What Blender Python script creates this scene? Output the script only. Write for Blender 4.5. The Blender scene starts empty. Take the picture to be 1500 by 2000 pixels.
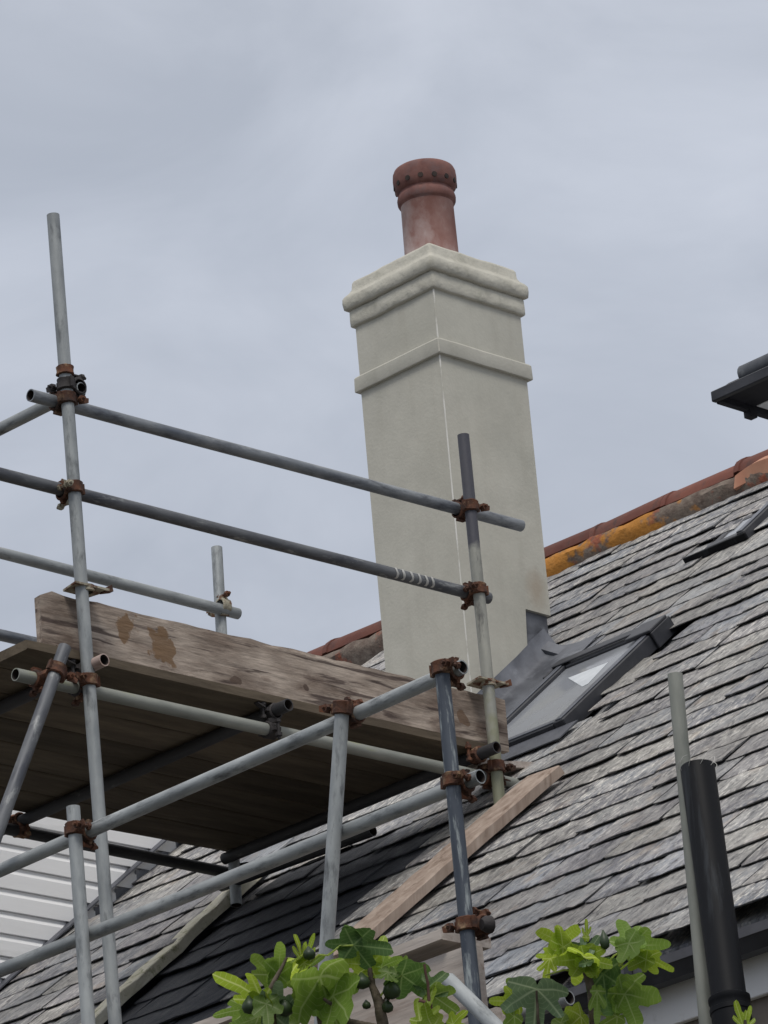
import bpy, bmesh, math, random
from mathutils import Vector, Matrix, noise
random.seed(7)
S = bpy.context.scene
COL = S.collection
R = math.radians

# ------------------------------------------------------------------ camera
PITCH, YAW, ROLL, FPX = R(21.2), R(44.78), R(-5.05), 9200.0
FW = Vector((math.cos(PITCH)*math.cos(YAW), math.cos(PITCH)*math.sin(YAW), math.sin(PITCH)))
r0 = FW.cross(Vector((0, 0, 1))).normalized(); u0 = r0.cross(FW)
RT = r0*math.cos(ROLL) + u0*math.sin(ROLL)
UP = -r0*math.sin(ROLL) + u0*math.cos(ROLL)
CAM = Vector((0, 0, 1.6))
cd = bpy.data.cameras.new('camera'); cam = bpy.data.objects.new('camera', cd); COL.objects.link(cam)
cam.matrix_world = Matrix(((RT.x, UP.x, -FW.x, CAM.x), (RT.y, UP.y, -FW.y, CAM.y), (RT.z, UP.z, -FW.z, CAM.z), (0, 0, 0, 1)))
cd.sensor_fit = 'VERTICAL'; cd.sensor_height = 24; cd.lens = 24*FPX/2000; cd.clip_start = .1; cd.clip_end = 2000
S.camera = cam

# ------------------------------------------------------------------ sky, sun, exposure
world = bpy.data.worlds.new('World'); S.world = world; world.use_nodes = True
SUN_EL, SUN_AZ = R(54), math.atan2(-.98, -1)      # direction towards the sun in plan
def build_sky():
    nt = world.node_tree; nt.nodes.clear(); N = nt.nodes.new; L = nt.links.new
    out = N('ShaderNodeOutputWorld'); mix = N('ShaderNodeMixShader'); b1 = N('ShaderNodeBackground'); b2 = N('ShaderNodeBackground')
    sky = N('ShaderNodeTexSky'); sky.sky_type = 'NISHITA'; sky.sun_disc = False
    sky.sun_elevation = SUN_EL; sky.sun_rotation = math.pi/2 - SUN_AZ
    L(sky.outputs[0], b1.inputs[0]); b1.inputs[1].default_value = .08
    tc = N('ShaderNodeTexCoord'); sp = N('ShaderNodeSeparateXYZ'); L(tc.outputs['Generated'], sp.inputs[0])
    z2 = N('ShaderNodeMath'); z2.operation = 'MULTIPLY'; cl = N('ShaderNodeClamp'); L(sp.outputs[2], cl.inputs[0])
    L(cl.outputs[0], z2.inputs[0]); L(cl.outputs[0], z2.inputs[1])
    ma = N('ShaderNodeMath'); ma.operation = 'MULTIPLY_ADD'; L(z2.outputs[0], ma.inputs[0]); ma.inputs[1].default_value = .95; ma.inputs[2].default_value = .845
    mp = N('ShaderNodeMapping'); mp.inputs['Scale'].default_value = (1, 1, 1.8); L(tc.outputs['Generated'], mp.inputs[0])
    n1 = N('ShaderNodeTexNoise'); n1.inputs['Scale'].default_value = 11; n1.inputs['Detail'].default_value = 6; n1.inputs['Roughness'].default_value = .52; n1.inputs['Distortion'].default_value = .5
    L(mp.outputs[0], n1.inputs[0])
    mr = N('ShaderNodeMapRange'); mr.inputs[1].default_value = .3; mr.inputs[2].default_value = .7; mr.inputs[3].default_value = .88; mr.inputs[4].default_value = 1.10
    L(n1.outputs[0], mr.inputs[0])
    m2 = N('ShaderNodeMath'); m2.operation = 'MULTIPLY'; L(ma.outputs[0], m2.inputs[0]); L(mr.outputs[0], m2.inputs[1])
    ramp = N('ShaderNodeMix'); ramp.data_type = 'RGBA'; L(n1.outputs[0], ramp.inputs[0])
    ramp.inputs[6].default_value = (.462, .518, .622, 1); ramp.inputs[7].default_value = (.575, .605, .675, 1)
    up = N('ShaderNodeMapRange'); up.inputs[1].default_value = .42; up.inputs[2].default_value = .95; L(sp.outputs[2], up.inputs[0])
    wh = N('ShaderNodeMix'); wh.data_type = 'RGBA'; L(up.outputs[0], wh.inputs[0]); L(ramp.outputs[2], wh.inputs[6]); wh.inputs[7].default_value = (.62, .60, .585, 1)
    L(wh.outputs[2], b2.inputs[0]); L(m2.outputs[0], b2.inputs[1])
    mix.inputs[0].default_value = .95
    L(b1.outputs[0], mix.inputs[1]); L(b2.outputs[0], mix.inputs[2]); L(mix.outputs[0], out.inputs[0])
build_sky()
sd = bpy.data.lights.new('sun', 'SUN'); sd.energy = 1.65; sd.angle = R(18); sd.color = (1, .955, .885)
sun = bpy.data.objects.new('sun', sd); COL.objects.link(sun)
sdir = Vector((math.cos(SUN_EL)*math.cos(SUN_AZ), math.cos(SUN_EL)*math.sin(SUN_AZ), math.sin(SUN_EL)))
sun.rotation_euler = sdir.to_track_quat('Z', 'Y').to_euler(); sun.location = (0, 0, 20)
vs = S.view_settings; vs.view_transform = 'Standard'; vs.look = 'None'; vs.exposure = 0; vs.gamma = 1; vs.use_curve_mapping = False

# ------------------------------------------------------------------ survey helpers: sight a point of the place by bearing
def ray(x, y): return FW + ((x-750)*RT - (y-1000)*UP)/FPX
def at(x, y, d): return CAM + ray(x, y)*d
def hit(x, y, ax, val):
    v = ray(x, y); return CAM + v*((val-CAM[ax])/v[ax])
def px(p):
    v = Vector(p)-CAM; d = v.dot(FW); return 750+FPX*v.dot(RT)/d, 1000-FPX*v.dot(UP)/d, d
A_ = R(39.0)
SD = Vector((math.cos(A_), 0, math.sin(A_))); RN = Vector((-math.sin(A_), 0, math.cos(A_)))
RP = Vector((14.184, 0, 8.30))
XE = 11.06
R0 = RP + SD*((XE-RP.x)/SD.x)                       # eaves line
def roof(s, t, h=0): return Vector((R0.x, t, R0.z)) + SD*s + RN*h
def rhit(x, y, h=0):
    v = ray(x, y); p0 = R0 + RN*h
    k = (p0-CAM).dot(RN)/v.dot(RN); p = CAM+v*k
    return (p-p0).dot(SD), p.y, p

# ------------------------------------------------------------------ materials
MATS = {}
def mat(name, c1, c2, scale=6, c3=None, t3=(.6, .7), s3=3, stretch=(1, 1, 1), rough=.75, rough2=None, bump=.0, bscale=None, bdist=.01,
        metal=0, rand=0, spec=.4, detail=6, ramp=(.35, .65), coord='Object', dark=None):
    m = bpy.data.materials.new(name); m.use_nodes = True; nt = m.node_tree; N = nt.nodes.new; L = nt.links.new
    b = nt.nodes['Principled BSDF']
    if coord == 'World':
        tc = N('ShaderNodeNewGeometry'); src = tc.outputs['Position']
    else:
        tc = N('ShaderNodeTexCoord'); src = tc.outputs[coord]
    oi = N('ShaderNodeObjectInfo')
    mp = N('ShaderNodeMapping'); mp.inputs['Scale'].default_value = stretch; L(src, mp.inputs[0])
    if coord != 'World':
        off = N('ShaderNodeVectorMath'); off.operation = 'SCALE'; comb = N('ShaderNodeCombineXYZ')
        for i in range(3): L(oi.outputs['Random'], comb.inputs[i])
        L(comb.outputs[0], off.inputs[0]); off.inputs['Scale'].default_value = 37; L(off.outputs[0], mp.inputs['Location'])
    n = N('ShaderNodeTexNoise'); n.inputs['Scale'].default_value = scale; n.inputs['Detail'].default_value = detail; n.inputs['Roughness'].default_value = .6
    L(mp.outputs[0], n.inputs[0])
    r = N('ShaderNodeMapRange'); r.inputs[1].default_value, r.inputs[2].default_value = ramp; L(n.outputs[0], r.inputs[0])
    mx = N('ShaderNodeMix'); mx.data_type = 'RGBA'; L(r.outputs[0], mx.inputs[0]); mx.inputs[6].default_value = (*c1, 1); mx.inputs[7].default_value = (*c2, 1)
    colr = mx.outputs[2]
    if c3:
        n3 = N('ShaderNodeTexNoise'); n3.inputs['Scale'].default_value = s3; n3.inputs['Detail'].default_value = 7; n3.inputs['Roughness'].default_value = .65; L(mp.outputs[0], n3.inputs[0])
        r3 = N('ShaderNodeMapRange'); r3.inputs[1].default_value, r3.inputs[2].default_value = t3; L(n3.outputs[0], r3.inputs[0])
        m3 = N('ShaderNodeMix'); m3.data_type = 'RGBA'; L(r3.outputs[0], m3.inputs[0]); L(colr, m3.inputs[6]); m3.inputs[7].default_value = (*c3, 1); colr = m3.outputs[2]
    if rand:
        hs = N('ShaderNodeHueSaturation'); mr = N('ShaderNodeMapRange'); mr.inputs[3].default_value = 1-rand; mr.inputs[4].default_value = 1+rand
        L(oi.outputs['Random'], mr.inputs[0]); L(mr.outputs[0], hs.inputs['Value']); L(colr, hs.inputs['Color']); colr = hs.outputs[0]
    L(colr, b.inputs['Base Color'])
    b.inputs['Roughness'].default_value = rough; b.inputs['Metallic'].default_value = metal; b.inputs['Specular IOR Level'].default_value = spec
    if rough2 is not None:
        rr = N('ShaderNodeMapRange'); rr.inputs[1].default_value = .35; rr.inputs[2].default_value = .65; rr.inputs[3].default_value = rough; rr.inputs[4].default_value = rough2
        L(n.outputs[0], rr.inputs[0]); L(rr.outputs[0], b.inputs['Roughness'])
    if bump:
        nb = N('ShaderNodeTexNoise'); nb.inputs['Scale'].default_value = bscale or scale*4; nb.inputs['Detail'].default_value = 6; L(mp.outputs[0], nb.inputs[0])
        bp = N('ShaderNodeBump'); bp.inputs['Strength'].default_value = bump; bp.inputs['Distance'].default_value = bdist; L(nb.outputs[0], bp.inputs['Height']); L(bp.outputs[0], b.inputs['Normal'])
    MATS[name] = m; return m

M = MATS
TS = (1, 1, .3)
mat('galvanised', (.21, .228, .238), (.42, .445, .452), 16, (.10, .108, .115), (.53, .72), 26, TS, .5, .72, .5, 50, .003, 0.25, .12, ramp=(.3, .7))
mat('galvanised_dark', (.07, .075, .09), (.17, .178, .19), 16, (.32, .33, .33), (.56, .70), 28, TS, .45, .7, .5, 50, .003, .3, .1)
mat('galvanised_blue', (.11, .125, .15), (.27, .285, .30), 14, (.06, .065, .08), (.52, .70), 20, TS, .45, .65, .5, 50, .003, .3, .1)
mat('painted_dark_steel', (.032, .042, .06), (.075, .09, .115), 14, (.30, .335, .345), (.53, .64), 30, (1, 1, .16), .5, .7, .5, 50, .003, .1)
mat('half_painted', (.22, .225, .205), (.36, .36, .32), 14, (.12, .12, .115), (.55, .7), 22, TS, .5, .72, .5, 50, .003, .1)
mat('galvanised_green', (.18, .19, .17), (.30, .31, .28), 10, (.21, .225, .07), (.60, .72), 5, TS, .5, .7, .25, 60, .002, .15)
mat('black_tube', (.03, .03, .034), (.065, .065, .07), 9, (.14, .14, .14), (.62, .74), 20, TS, .6, .75, .2, 60, .002)
mat('rusty_steel', (.14, .055, .028), (.04, .024, .02), 22, (.30, .20, .12), (.56, .70), 18, (1, 1, 1), .85, None, .6, 120, .004, 0, .3)
mat('worn_fitting', (.24, .22, .17), (.42, .39, .30), 30, (.13, .05, .025), (.5, .6), 25, (1, 1, 1), .8, None, .5, 120, .004, 0, .2)
mat('black_fitting', (.018, .016, .018), (.04, .035, .035), 30, None, rough=.7, bump=.4, bscale=100, bdist=.004)
mat('tube_inside', (.02, .018, .017), (.05, .035, .03), 20, rough=.9)
mat('rusty_tube', (.34, .25, .22), (.48, .38, .34), 12, (.2, .1, .06), (.5, .7), 16, TS, .7, None, .2, 60, .002)
WS = (.6, 3.4, 3.4)
mat('weathered_board', (.19, .148, .12), (.42, .355, .30), 3.6, (.15, .11, .088), (.55, .68), 3.4, (1.0, 5, 3.0), .88, None, .9, 10, .008, 0, .05, .25, 8)
mat('deck_board', (.085, .068, .05), (.155, .125, .09), 4, (.10, .08, .06), (.5, .65), 2.5, WS, .9, None, .8, 12, .006, 0, .22, .2, 8)
mat('roof_plank', (.27, .205, .165), (.42, .34, .285), 4, (.17, .12, .09), (.55, .7), 3, (5, 5, .5), .9, None, .7, 12, .005, 0, 0, .2, 8)
mat('pale_board', (.37, .32, .285), (.50, .45, .41), 4, (.26, .2, .17), (.55, .7), 3, (6, .5, 6), .9, None, .6, 12, .005, 0, .05, .2, 8)
mat('verge_timber', (.70, .655, .50), (.84, .80, .66), 5, (.34, .33, .17), (.54, .66), 6, (3, 3, 3), .9, None, .7, 30, .006, 0, 0, .2)
mat('cream_render', (.475, .463, .405), (.525, .512, .452), 3.0, (.45, .445, .39), (.5, .75), 1.7, (1, 1, 1), .9, None, .35, 70, .003, 0, 0, .2, 10)
mat('cream_render_rough', (.475, .46, .40), (.53, .515, .45), 6, (.40, .39, .33), (.55, .7), 9, (1, 1, 1), .92, None, .9, 18, .012, 0, 0, .2, 8)
mat('terracotta', (.27, .135, .115), (.39, .25, .225), 7, (.50, .41, .40), (.45, .64), 3.4, (1, 1, .7), .8, None, .35, 60, .003, 0, 0, .3, 8)
mat('terracotta_dark', (.135, .058, .05), (.215, .105, .09), 14, (.15, .10, .10), (.5, .7), 12, (1, 1, 1), .85, None, .4, 60, .003)
mat('ridge_clay', (.125, .042, .032), (.19, .07, .048), 7, (.09, .045, .04), (.5, .7), 14, (1, 1, 1), .85, None, .4, 60, .004, 0, .25)
mat('ridge_mortar', (.24, .20, .165), (.12, .085, .07), 12, (.30, .10, .06), (.55, .62), 5.0, (1, 1, 1), .95, None, .9, 40, .01, coord='World')
mat('fresh_clay', (.42, .20, .13), (.5, .27, .18), 9, rough=.85)
mat('lead', (.085, .09, .105), (.17, .18, .205), 6, (.28, .295, .33), (.56, .74), 5, (1, 1, 1), .42, .6, .35, 9, .02, .35, 0, .5)
mat('lead_sheet', (.065, .07, .085), (.12, .125, .145), 6, (.2, .21, .24), (.6, .76), 5, (1, 1, 1), .45, .65, .3, 9, .02, .3, 0, .5)
mat('window_frame', (.030, .032, .038), (.05, .052, .06), 8, None, rough=.45, bump=.05, bscale=30, bdist=.002)
mat('window_frame_top', (.10, .11, .13), (.15, .16, .19), 8, None, rough=.35, metal=.3)
mat('black_plastic', (.005, .0055, .007), (.010, .011, .014), 5, (.03, .034, .04), (.55, .66), 14, (1, 1, .05), .5, .62, .03, 30, .002, 0, 0, .14)
mat('gutter_plastic', (.02, .021, .026), (.045, .047, .055), 5, (.09, .09, .10), (.6, .8), 6, (2, 1, 2), .35, .5)
mat('gutter_lip_lit', (.07, .072, .08), (.11, .11, .125), 8, None, rough=.45)
mat('white_paint', (.80, .81, .82), (.86, .86, .86), 3, (.5, .5, .48), (.6, .75), 4, (1, 1, 1), .55, None, .05, 20, .003)
mat('cladding_white', (.76, .765, .77), (.83, .835, .84), 3, (.62, .63, .62), (.6, .75), 3, (.3, 1, 3), .5, None, .06, 20, .003, 0, .03)
mat('wall_render', (.19, .165, .145), (.24, .21, .185), 4, None, rough=.95, bump=.4, bscale=30)
mat('soffit_dark', (.016, .016, .021), (.028, .028, .035), 6, None, rough=.7)
mat('roll_grey', (.05, .056, .07), (.09, .098, .11), 8, (.16, .17, .18), (.55, .7), 10, (1, 1, 1), .6)
mat('bark', (.095, .075, .055), (.16, .13, .10), 30, (.05, .04, .03), (.5, .65), 20, (1, 1, 1), .9, None, .6, 60, .006)
mat('green_fig', (.018, .034, .015), (.04, .065, .025), 20, None, rough=.45)
mat('twig_red', (.10, .05, .04), (.14, .08, .06), 20, None, rough=.8)
mat('garden_paving', (.06, .06, .05), (.10, .095, .085), 2, (.09, .10, .06), (.55, .7), .6, (1, 1, 1), .95, None, .5, 20, .03, coord='World')
mat('pane_reflection', (.50, .53, .56), (.60, .63, .66), 12)
mat('bead', (.60, .59, .54), (.70, .69, .65), 9, (.45, .44, .38), (.5, .62), 6)
mat('wire', (.42, .42, .40), (.5, .5, .48), 20, None, rough=.5)

def stain_board():
    # two splashes of clay and long drying cracks on the toe board
    nt = M['weathered_board'].node_tree; N = nt.nodes.new; L = nt.links.new; b = nt.nodes['Principled BSDF']
    src = b.inputs['Base Color'].links[0].from_socket; g = N('ShaderNodeNewGeometry'); ns = N('ShaderNodeTexNoise'); ns.inputs['Scale'].default_value = 16; ns.inputs['Detail'].default_value = 5; L(g.outputs['Position'], ns.inputs[0])
    q = N('ShaderNodeMapping'); q.inputs['Scale'].default_value = (1.6, 10, 22); L(g.outputs['Position'], q.inputs[0])
    nc = N('ShaderNodeTexNoise'); nc.inputs['Scale'].default_value = 1.6; nc.inputs['Detail'].default_value = 6; nc.inputs['Distortion'].default_value = .6; L(q.outputs[0], nc.inputs[0])
    cr = N('ShaderNodeMapRange'); cr.inputs[1].default_value = .57; cr.inputs[2].default_value = .63; cr.inputs[3].default_value = 0; cr.inputs[4].default_value = .85; L(nc.outputs[0], cr.inputs[0])
    mx = N('ShaderNodeMix'); mx.data_type = 'RGBA'; L(cr.outputs[0], mx.inputs[0]); L(src, mx.inputs[6]); mx.inputs[7].default_value = (.07, .05, .045, 1); out = mx.outputs[2]
    q = N('ShaderNodeMapping'); q.inputs['Scale'].default_value = (3, 10, 60); L(g.outputs['Position'], q.inputs[0])
    nf = N('ShaderNodeTexNoise'); nf.inputs['Scale'].default_value = 1.7; nf.inputs['Detail'].default_value = 4; nf.inputs['Distortion'].default_value = 1.2; L(q.outputs[0], nf.inputs[0])
    r = N('ShaderNodeMapRange'); r.inputs[1].default_value = .3; r.inputs[2].default_value = .7; r.inputs[3].default_value = .72; r.inputs[4].default_value = 1.2; L(nf.outputs[0], r.inputs[0])
    hs = N('ShaderNodeHueSaturation'); L(r.outputs[0], hs.inputs['Value']); L(out, hs.inputs['Color']); out = hs.outputs[0]
    for (u, v, rx, rz_, col) in ((250, 1221, .055, .06, (.175, .105, .055, 1)), (318, 1262, .065, .09, (.175, .105, .055, 1)), (462, 1328, .05, .02, (.10, .07, .055, 1)), (112, 1262, .008, .009, (.03, .02, .02, 1)), (600, 1345, .02, .014, (.08, .055, .045, 1)), (395, 1225, .05, .012, (.13, .08, .05, 1)), (905, 1400, .05, .035, (.14, .09, .06, 1)), (540, 1385, .04, .01, (.09, .065, .05, 1))):
        c = hit(u, v, 1, 12.24); su = N('ShaderNodeVectorMath'); su.operation = 'SUBTRACT'; L(g.outputs['Position'], su.inputs[0]); su.inputs[1].default_value = c
        ml = N('ShaderNodeVectorMath'); ml.operation = 'MULTIPLY'; L(su.outputs[0], ml.inputs[0]); ml.inputs[1].default_value = (1/rx, 0, 1/rz_)
        ln = N('ShaderNodeVectorMath'); ln.operation = 'LENGTH'; L(ml.outputs[0], ln.inputs[0])
        ad = N('ShaderNodeMath'); ad.operation = 'MULTIPLY_ADD'; L(ns.outputs[0], ad.inputs[0]); ad.inputs[1].default_value = 3.4; L(ln.outputs['Value'], ad.inputs[2])
        r = N('ShaderNodeMapRange'); r.inputs[1].default_value = 2.52; r.inputs[2].default_value = 2.36; r.inputs[3].default_value = 0; r.inputs[4].default_value = .85; L(ad.outputs[0], r.inputs[0])
        m2 = N('ShaderNodeMix'); m2.data_type = 'RGBA'; L(r.outputs[0], m2.inputs[0]); L(out, m2.inputs[6]); m2.inputs[7].default_value = col; out = m2.outputs[2]
    L(out, b.inputs['Base Color'])
stain_board()
def chimney_marks():
    nt = M['cream_render'].node_tree; N = nt.nodes.new; L = nt.links.new; b = nt.nodes['Principled BSDF']; out = b.inputs['Base Color'].links[0].from_socket
    g = N('ShaderNodeNewGeometry'); q = N('ShaderNodeMapping'); q.inputs['Scale'].default_value = (9, 9, .7); L(g.outputs['Position'], q.inputs[0])
    n = N('ShaderNodeTexNoise'); n.inputs['Scale'].default_value = 1.5; n.inputs['Detail'].default_value = 7; n.inputs['Roughness'].default_value = .62; L(q.outputs[0], n.inputs[0])
    r = N('ShaderNodeMapRange'); r.inputs[1].default_value = .5; r.inputs[2].default_value = .72; r.inputs[3].default_value = 0; r.inputs[4].default_value = .3; L(n.outputs[0], r.inputs[0])
    m1 = N('ShaderNodeMix'); m1.data_type = 'RGBA'; L(r.outputs[0], m1.inputs[0]); L(out, m1.inputs[6]); m1.inputs[7].default_value = (.39, .375, .32, 1); out = m1.outputs[2]
    nb = N('ShaderNodeTexNoise'); nb.inputs['Scale'].default_value = 3.2; nb.inputs['Detail'].default_value = 8; nb.inputs['Roughness'].default_value = .7; L(g.outputs['Position'], nb.inputs[0])
    r = N('ShaderNodeMapRange'); r.inputs[1].default_value = .35; r.inputs[2].default_value = .65; r.inputs[3].default_value = .91; r.inputs[4].default_value = 1.05; L(nb.outputs[0], r.inputs[0])
    hs = N('ShaderNodeHueSaturation'); L(r.outputs[0], hs.inputs['Value']); L(out, hs.inputs['Color']); out = hs.outputs[0]
    c = hit(1048, 1150, 1, 13.12); su = N('ShaderNodeVectorMath'); su.operation = 'SUBTRACT'; L(g.outputs['Position'], su.inputs[0]); su.inputs[1].default_value = c
    ml = N('ShaderNodeVectorMath'); ml.operation = 'MULTIPLY'; L(su.outputs[0], ml.inputs[0]); ml.inputs[1].default_value = (14, 0, 9)
    ln = N('ShaderNodeVectorMath'); ln.operation = 'LENGTH'; L(ml.outputs[0], ln.inputs[0])
    ad = N('ShaderNodeMath'); ad.operation = 'MULTIPLY_ADD'; L(nb.outputs[0], ad.inputs[0]); ad.inputs[1].default_value = 2; L(ln.outputs['Value'], ad.inputs[2])
    r = N('ShaderNodeMapRange'); r.inputs[1].default_value = 2.0; r.inputs[2].default_value = 1.2; r.inputs[3].default_value = 0; r.inputs[4].default_value = .5; L(ad.outputs[0], r.inputs[0])
    m1 = N('ShaderNodeMix'); m1.data_type = 'RGBA'; L(r.outputs[0], m1.inputs[0]); L(out, m1.inputs[6]); m1.inputs[7].default_value = (.33, .25, .18, 1); L(m1.outputs[2], b.inputs['Base Color'])
chimney_marks()
def half_painted():
    # the standard by the chimney: old dark paint on its upper length, algae low down
    nt = M['half_painted'].node_tree; N = nt.nodes.new; L = nt.links.new; b = nt.nodes['Principled BSDF']; out = b.inputs['Base Color'].links[0].from_socket
    g = N('ShaderNodeNewGeometry'); n = N('ShaderNodeTexNoise'); n.inputs['Scale'].default_value = 14; n.inputs['Detail'].default_value = 6; L(g.outputs['Position'], n.inputs[0])
    sp = N('ShaderNodeSeparateXYZ'); L(g.outputs['Position'], sp.inputs[0])
    for z0, k, w, col in ((8.22, .12, .9, (.055, .055, .075, 1)), (7.62, -.5, .5, (.20, .205, .09, 1))):
        ad = N('ShaderNodeMath'); ad.operation = 'MULTIPLY_ADD'; L(n.outputs[0], ad.inputs[0]); ad.inputs[1].default_value = abs(k)*2; L(sp.outputs[2], ad.inputs[2])
        r = N('ShaderNodeMapRange'); s_ = 1 if k > 0 else -1
        r.inputs[1].default_value = z0+abs(k)-.01*s_; r.inputs[2].default_value = z0+abs(k)+(.06 if k > 0 else -.2); r.inputs[3].default_value = 0; r.inputs[4].default_value = w; L(ad.outputs[0], r.inputs[0])
        m1 = N('ShaderNodeMix'); m1.data_type = 'RGBA'; L(r.outputs[0], m1.inputs[0]); L(out, m1.inputs[6]); m1.inputs[7].default_value = col; out = m1.outputs[2]
    L(out, b.inputs['Base Color'])
half_painted()
def rusty_end():
    nt = M['rusty_tube'].node_tree; N = nt.nodes.new; L = nt.links.new; b = nt.nodes['Principled BSDF']; out = b.inputs['Base Color'].links[0].from_socket
    g = N('ShaderNodeNewGeometry'); sp = N('ShaderNodeSeparateXYZ'); L(g.outputs['Position'], sp.inputs[0])
    r = N('ShaderNodeMapRange'); r.inputs[1].default_value = 12.2; r.inputs[2].default_value = 12.3; L(sp.outputs[1], r.inputs[0])
    m1 = N('ShaderNodeMix'); m1.data_type = 'RGBA'; L(r.outputs[0], m1.inputs[0]); L(out, m1.inputs[6]); m1.inputs[7].default_value = (.045, .042, .045, 1); L(m1.outputs[2], b.inputs['Base Color'])
rusty_end()
def lichen_patches():
    nt = M['ridge_mortar'].node_tree; N = nt.nodes.new; L = nt.links.new; b = nt.nodes['Principled BSDF']
    out = b.inputs['Base Color'].links[0].from_socket; g = N('ShaderNodeNewGeometry'); ns = N('ShaderNodeTexNoise'); ns.inputs['Scale'].default_value = 9; ns.inputs['Detail'].default_value = 6; L(g.outputs['Position'], ns.inputs[0])
    for (u, v, ry) in ((1090, 1108, .19), (1237, 1042, .24)):
        c = rhit(u, v, .05)[2]; su = N('ShaderNodeVectorMath'); su.operation = 'SUBTRACT'; L(g.outputs['Position'], su.inputs[0]); su.inputs[1].default_value = c
        ml = N('ShaderNodeVectorMath'); ml.operation = 'MULTIPLY'; L(su.outputs[0], ml.inputs[0]); ml.inputs[1].default_value = (3, 1/ry, 6)
        ln = N('ShaderNodeVectorMath'); ln.operation = 'LENGTH'; L(ml.outputs[0], ln.inputs[0])
        ad = N('ShaderNodeMath'); ad.operation = 'MULTIPLY_ADD'; L(ns.outputs[0], ad.inputs[0]); ad.inputs[1].default_value = 4.2; L(ln.outputs['Value'], ad.inputs[2])
        r = N('ShaderNodeMapRange'); r.inputs[1].default_value = 3.1; r.inputs[2].default_value = 2.75; r.inputs[3].default_value = 0; r.inputs[4].default_value = .9; L(ad.outputs[0], r.inputs[0])
        m2 = N('ShaderNodeMix'); m2.data_type = 'RGBA'; L(r.outputs[0], m2.inputs[0]); L(out, m2.inputs[6]); m2.inputs[7].default_value = (.50, .215, .035, 1); out = m2.outputs[2]
    L(out, b.inputs['Base Color'])
lichen_patches()
def slate_mat():
    m = bpy.data.materials.new('slate'); m.use_nodes = True; nt = m.node_tree; N = nt.nodes.new; L = nt.links.new
    b = nt.nodes['Principled BSDF']; g = N('ShaderNodeNewGeometry'); oi = N('ShaderNodeObjectInfo'); at_ = N('ShaderNodeAttribute'); at_.attribute_name = 'tone'
    ad = N('ShaderNodeMath'); ad.operation = 'ADD'; L(oi.outputs['Random'], ad.inputs[0]); L(at_.outputs['Fac'], ad.inputs[1])
    fr = N('ShaderNodeMath'); fr.operation = 'FRACT'; L(ad.outputs[0], fr.inputs[0])
    cr = N('ShaderNodeValToRGB'); e = cr.color_ramp.elements
    e[0].position = 0; e[0].color = (.13, .138, .16, 1); e[1].position = 1; e[1].color = (.215, .205, .215, 1)
    for p, c in ((.2, (.17, .165, .18, 1)), (.4, (.24, .23, .215, 1)), (.55, (.17, .187, .22, 1)), (.75, (.28, .268, .24, 1)), (.9, (.235, .26, .30, 1))):
        x = cr.color_ramp.elements.new(p); x.color = c
    L(fr.outputs[0], cr.inputs[0])
    # mapping turned into the roof's own directions, offset for every slate
    mp = N('ShaderNodeMapping'); mp.inputs['Rotation'].default_value = (0, A_, 0); L(g.outputs['Position'], mp.inputs[0])
    cb = N('ShaderNodeCombineXYZ'); sc = N('ShaderNodeMath'); sc.operation = 'MULTIPLY'; L(fr.outputs[0], sc.inputs[0]); sc.inputs[1].default_value = 23
    L(sc.outputs[0], cb.inputs[2])
    va = N('ShaderNodeVectorMath'); L(mp.outputs[0], va.inputs[0]); L(cb.outputs[0], va.inputs[1])
    def nz(s, d, r_, stretch, src=va.outputs[0]):
        q = N('ShaderNodeMapping'); q.inputs['Scale'].default_value = stretch; L(src, q.inputs[0])
        n = N('ShaderNodeTexNoise'); n.inputs['Scale'].default_value = s; n.inputs['Detail'].default_value = d; n.inputs['Roughness'].default_value = r_; L(q.outputs[0], n.inputs[0]); return n.outputs[0]
    def mr(src, a, b_, c, d):
        q = N('ShaderNodeMapRange'); q.inputs[1].default_value = a; q.inputs[2].default_value = b_; q.inputs[3].default_value = c; q.inputs[4].default_value = d; L(src, q.inputs[0]); return q.outputs[0]
    def mix(f, a, b_):
        q = N('ShaderNodeMix'); q.data_type = 'RGBA'; L(f, q.inputs[0])
        (L(a, q.inputs[6]) if not isinstance(a, tuple) else setattr(q.inputs[6], 'default_value', a))
        (L(b_, q.inputs[7]) if not isinstance(b_, tuple) else setattr(q.inputs[7], 'default_value', b_)); return q.outputs[2]
    big = nz(.9, 4, .6, (1, 1, 1), g.outputs['Position'])          # where lichen has taken hold on the roof
    fine = nz(17, 8, .72, (.8, 1.4, 1)); streak = nz(19, 9, .75, (.7, 1.5, 1)); patch = nz(1.7, 5, .6, (1, 1, 1), g.outputs['Position']); spots = nz(34, 5, .68, (.6, 1.4, 1))
    f1 = N('ShaderNodeMath'); f1.operation = 'MULTIPLY'; L(mr(fine, .42, .60, 0, 1), f1.inputs[0]); L(mr(big, .3, .62, .2, .95), f1.inputs[1])
    c = mix(f1.outputs[0], cr.outputs[0], (.46, .445, .425, 1))
    c = mix(mr(streak, .49, .64, 0, .88), c, (.06, .058, .065, 1))
    f2 = N('ShaderNodeMath'); f2.operation = 'MULTIPLY'; L(mr(spots, .53, .62, 0, 1), f2.inputs[0]); L(mr(big, .36, .6, .15, .85), f2.inputs[1])
    c = mix(f2.outputs[0], c, (.68, .66, .61, 1))
    warm = nz(5, 4, .6, (1, 1, 1)); c = mix(mr(warm, .58, .72, 0, .35), c, (.42, .33, .25, 1))
    hv = N('ShaderNodeHueSaturation'); L(mr(patch, .3, .66, .72, 1.42), hv.inputs['Value']); L(c, hv.inputs['Color']); c = hv.outputs[0]
    # dark slates low down, with the platform's shade painted into their colour
    sp = N('ShaderNodeAttribute'); sp.attribute_name = 'dark_shade'
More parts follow.
